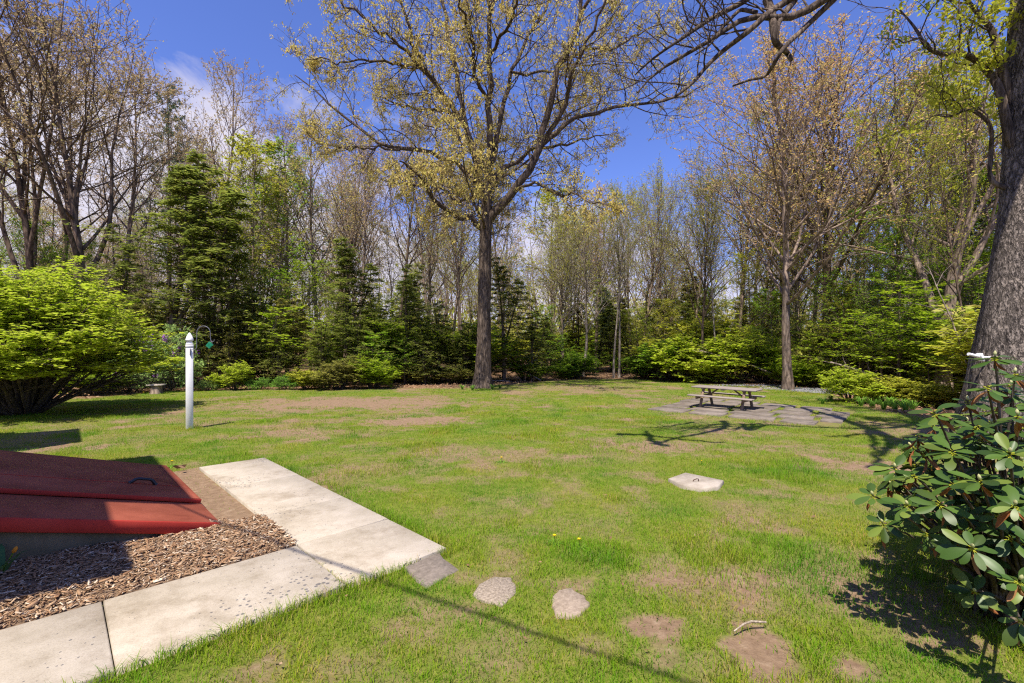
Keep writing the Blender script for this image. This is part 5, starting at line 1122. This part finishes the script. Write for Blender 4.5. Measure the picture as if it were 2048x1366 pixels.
# ------------------------------------------------------------------ daylily clumps, dandelions, litter
def strap_clump(rng, n, L, w0, spread=.9):
    m = MB()
    for k in range(n):
        a = rng.uniform(0, 6.28); o = np.array([math.cos(a), math.sin(a), 0]); sd = np.array([-o[1], o[0], 0]); l = L*rng.uniform(.6, 1.15); s = spread*rng.uniform(.3, 1); b0 = o*rng.uniform(0, .1)
        P = np.array([b0, b0+o*l*.25*s+[0,0,l*.5], b0+o*l*.6*s+[0,0,l*.72], b0+o*l*s+[0,0,l*(.75-.35*s)]]); wd = np.array([w0, w0*1.1, w0*.8, .002]); v = np.stack([P-sd*wd[:, None]*.5, P+sd*wd[:, None]*.5], 1).reshape(-1, 3); m.add(v, [(0,1,3,2),(2,3,5,4),(4,5,7,6)])
    return m.mesh('daylily_leaves', M['daylily'])
rng = np.random.default_rng(17); clumps = [strap_clump(rng, 46, .52, .022) for _ in range(3)]
for i, (px, py) in enumerate([(1645,808),(1662,803),(1722,812),(1745,816),(1768,819),(1790,821),(1812,824),(1755,809),(1782,813),(1805,816),(1825,821)]):
    o = bpy.data.objects.new('daylily_clump', clumps[i % 3]); COL.objects.link(o); o.location = at(px, py); o.rotation_euler = (0, 0, i*1.7); s = .55 if i < 2 else .75; o.scale = (s, s, s)
    props(o, ["strappy green daylily clump at the left foot of the dome shrub, front one","strappy green daylily clump at the left foot of the dome shrub, back one"][i] if i < 2 else "strappy green daylily clump in the row below the dome shrub, right of the patio", "daylily", "daylily clumps by the dome shrub")
for i, (px, py) in enumerate([(925,779),(945,781),(985,779),(1000,777)]):
    o = bpy.data.objects.new('daffodil_clump', clumps[i % 3]); COL.objects.link(o); o.location = at(px, py); o.rotation_euler = (0, 0, i*2.1); o.scale = (.62, .62, .62)
    props(o, ["green leaf clump left of the oak's foot, outer one","green leaf clump touching the left of the oak's foot","green leaf clump touching the right of the oak's foot","green leaf clump right of the oak's foot, outer one"][i], "leaf clump", "leaf clumps round the oak's foot")
def dandelion_mesh():
    m = MB(); rg = np.random.default_rng(3); n = 40; a = rg.uniform(0, 6.28, n); U = unit(np.stack([np.cos(a), np.sin(a), rg.uniform(.15, .9, n)], 1)); Nn = unit(np.stack([-np.cos(a)*.5, -np.sin(a)*.5, np.ones(n)], 1)); Nn = unit(Nn-U*np.sum(U*Nn, 1, keepdims=True)); m.leaves(np.tile([[0, 0, .07]], (n, 1)), U, Nn, np.full(n, .021), np.full(n, .008)); fl = m.mesh('dandelion_flower', M['yellow'])
    m = MB(); m.tubes(np.array([[0,0,-.01],[0,0,.07]]), np.array([.003,.003]), 5); s = m.mesh('dandelion_stem', M['daylily'])
    m = MB(); n = 9; a = np.arange(n)*.7+.3; U = unit(np.stack([np.cos(a), np.sin(a), np.full(n, .35)], 1)); Nn = unit(np.stack([-np.cos(a)*.35, -np.sin(a)*.35, np.ones(n)], 1)); m.leaves(np.zeros((n, 3)), U, Nn, np.full(n, .11), np.full(n, .024), .3); l = m.mesh('dandelion_leaves', M['daylily']); return fl, s, l
DF = dandelion_mesh()
for px, py, lab, sc in [(1109,1087,"dandelion right of the pebbly stepping stone, the left of two",1.0),(1158,1095,"dandelion right of the pebbly stepping stone, the right of two",1.0),(1003,925,"lone dandelion on the bare patch in mid lawn",1.1),(344,934,"dandelion beside the far corner of the red bulkhead",1.25),(1403,929,"small dandelion above the concrete cover slab",.8),(287,790,"dandelion left of the tree stump, outer one",1.6),(296,786,"dandelion left of the tree stump, inner one",1.5),(322,787,"dandelion at the right foot of the tree stump",1.6),(331,783,"dandelion right of the tree stump, second out",1.5),(340,785,"dandelion right of the tree stump, third out",1.5),(348,783,"dandelion right of the tree stump, outermost",1.6)]:
    c = at(px, py); o = empty('dandelion', c, lab, "dandelion", "yellow dandelions in the grass")
    o.scale = (sc, sc, sc)
    for nm, me in (('flower', DF[0]), ('stem', DF[1]), ('leaf', DF[2])):
        k = bpy.data.objects.new(nm, me); COL.objects.link(k); k.parent = o
def litter():
    rng = np.random.default_rng(41); n = 60000; y = rng.uniform(11, 46, n); x = rng.uniform(-1.3, 1.35, n)*y; w = wood(x, y); k = (w > -.35) & (rng.random(n) < np.clip(.35+w*.5, .1, 1)); x, y = x[k], y[k]; n = len(x); c = np.stack([x, y, gz(y)+rng.uniform(.01, .05, n)], 1); m = MB(); L = rng.uniform(.07, .16, n); U, Nn = rand_rot_quads(rng, c, L, L, .6); m.leaves(c, U, Nn, L, L*.6)
    n = 120; y = 2.4*np.exp(rng.uniform(0, 2.0, n)); x = rng.uniform(-.9, 1.15, n)*y; k = ~blocked(x, y) & (wood(x, y) < 0); x, y = x[k], y[k]; n = len(x); c = np.stack([x, y, gz(y)+.035], 1); L = rng.uniform(.02, .055, n); U, Nn = rand_rot_quads(rng, c, L, L, .9); m.leaves(c, U, Nn, L, L*.4)
    c = np.array([at(365,941)+[0,0,.04], at(358,940)+[0,0,.03], at(372,943)+[0,0,.05]]); U, Nn = rand_rot_quads(rng, c, None, None, .6); m.leaves(c, U, Nn, np.full(3, .13), np.full(3, .08))
    o = m.build('leaf_litter', M['dead_leaf']); props(o, "dry brown fallen leaves on the wood floor and lawn edge", "leaf litter", kind="stuff")
litter()

# ------------------------------------------------------------------ grass
def grass():
    rng = np.random.default_rng(2); m = MB(); pat = [p[:2] for p in PATIO]
    def zone(y0, y1, dens, hgt, wid, tuft):
        a0 = y0*.8; a1 = y1*1.2; A = (a1**2-a0**2)*1.22; n = int(A*dens); y = np.sqrt(rng.uniform(a0**2, a1**2, n)); q = np.minimum((y-a0)/(.4*y0), (a1-y)/(.4*y1)); y = y[rng.random(n) < q]; n = len(y); x = rng.uniform(-1.2, 1.24, n)*y
        s, t = to_st(x, y); w = wood(x, y); k = ~blocked(x, y) & (w < .5); bb = np.zeros(n); bb[k] = bare(x[k], y[k]); pp = in_poly(x, y, pat)
        cl = fbm(x*4.5, y*4.5, 12, 3); k &= rng.random(n) < np.clip((1.12-bb*1.15)*(0.30+1.15*cl), 0.02, 1)
        k &= ~pp | ((fbm(x*2.2, y*2.2, 50) > .56) & (rng.random(n) < .8))
        x, y, bb, cl, pp = x[k], y[k], bb[k], cl[k], pp[k]; n = len(x); s, t = to_st(x, y)
        edge = np.minimum.reduce([np.where((t > 3.2) & (t < 8.1), np.abs(s-2.4), 9), np.where((s > -2) & (s < 2.4), np.abs(t-3.2), 9), np.where((s > 1.5) & (s < 2.4), np.abs(t-8.12), 9)])
        tall = 1+1.0*np.exp(-(edge/.13)**2)+.9*np.clip((fbm(x*1.3, y*1.3, 60, 3)-.55)*5, 0, 1)
        for (cx, cy) in ((-7.5, 10.6), ): tall += 2.2*np.exp(-((x-cx)**2+(y-cy)**2)/.05)
        cs = at(1600, 1130); tall += .9*np.exp(-((x-cs[0])**2/.5+(y-cs[1])**2/.35))
        h = hgt*rng.uniform(.5, 1.3, n)*tall*(1-.45*bb); a = rng.uniform(0, 2*PI, n); o = np.stack([np.cos(a), np.sin(a), np.zeros(n)], 1); sd = np.stack([-np.sin(a), np.cos(a), np.zeros(n)], 1)
        # blades face anywhere; lean outwards
        ln = rng.uniform(.15, 1.05, n)*h; b = np.stack([x, y, gz(y)-.012+(fbm(x*1.1, y*1.1, 5)-.5)*.05], 1); wd = (wid*rng.uniform(.6, 1.3, n))[:, None]
        mid = b+o*(ln*.35)[:, None]+np.array([[0, 0, 1.]])*(h*.62)[:, None]; tip = b+o*ln[:, None]+np.array([[0, 0, 1.]])*(h*rng.uniform(.75, 1.0, n))[:, None]
        if tuft:
            v = np.stack([b-sd*wd*.5, b+sd*wd*.5, mid+sd*wd*.42, mid-sd*wd*.42, tip], 1).reshape(-1, 3); i = np.arange(n)[:, None]*5; m.add(v, i+np.array([[0,1,2,3]]), i+np.array([[3,2,4]]))
        else:
            v = np.stack([b-sd*wd*.5, b+sd*wd*.5, tip], 1).reshape(-1, 3); i = np.arange(n)[:, None]*3; m.add(v, None, i+np.array([[0,1,2]]))
    zone(1.9, 4.2, 9500, .046, .0036, True)
    zone(4.2, 7.5, 6500, .048, .0048, False)
    zone(7.5, 13, 2700, .05, .0075, False)
    zone(13, 21, 950, .05, .012, False)
    zone(21, 35, 220, .055, .022, False)
    mt = M['grass']; nt = mt.node_tree; N, L = nt.nodes, nt.links
    # patches of lusher and drier turf
    tc = N.new('ShaderNodeTexCoord'); n1 = N.new('ShaderNodeTexNoise'); n1.inputs['Scale'].default_value = 1.0; n1.inputs['Detail'].default_value = 6; L.new(tc.outputs['Object'], n1.inputs['Vector'])
    r = ramp(N, [(.34, (.50, .82, .65)), (.46, (.90, 1.02, .85)), (.56, (1.1, 1.0, 1.0)), (.68, (1.42, 1.08, 1.25))]); L.new(n1.outputs['Fac'], r.inputs[0])
    mu = [n for n in N if n.bl_idname == 'ShaderNodeMix'][0]; L.new(r.outputs[0], mu.inputs['B'])
    o = m.build('grass', mt); props(o, "patchy spring lawn grass with yellowish and lush green turf", "grass", kind="stuff")
grass()
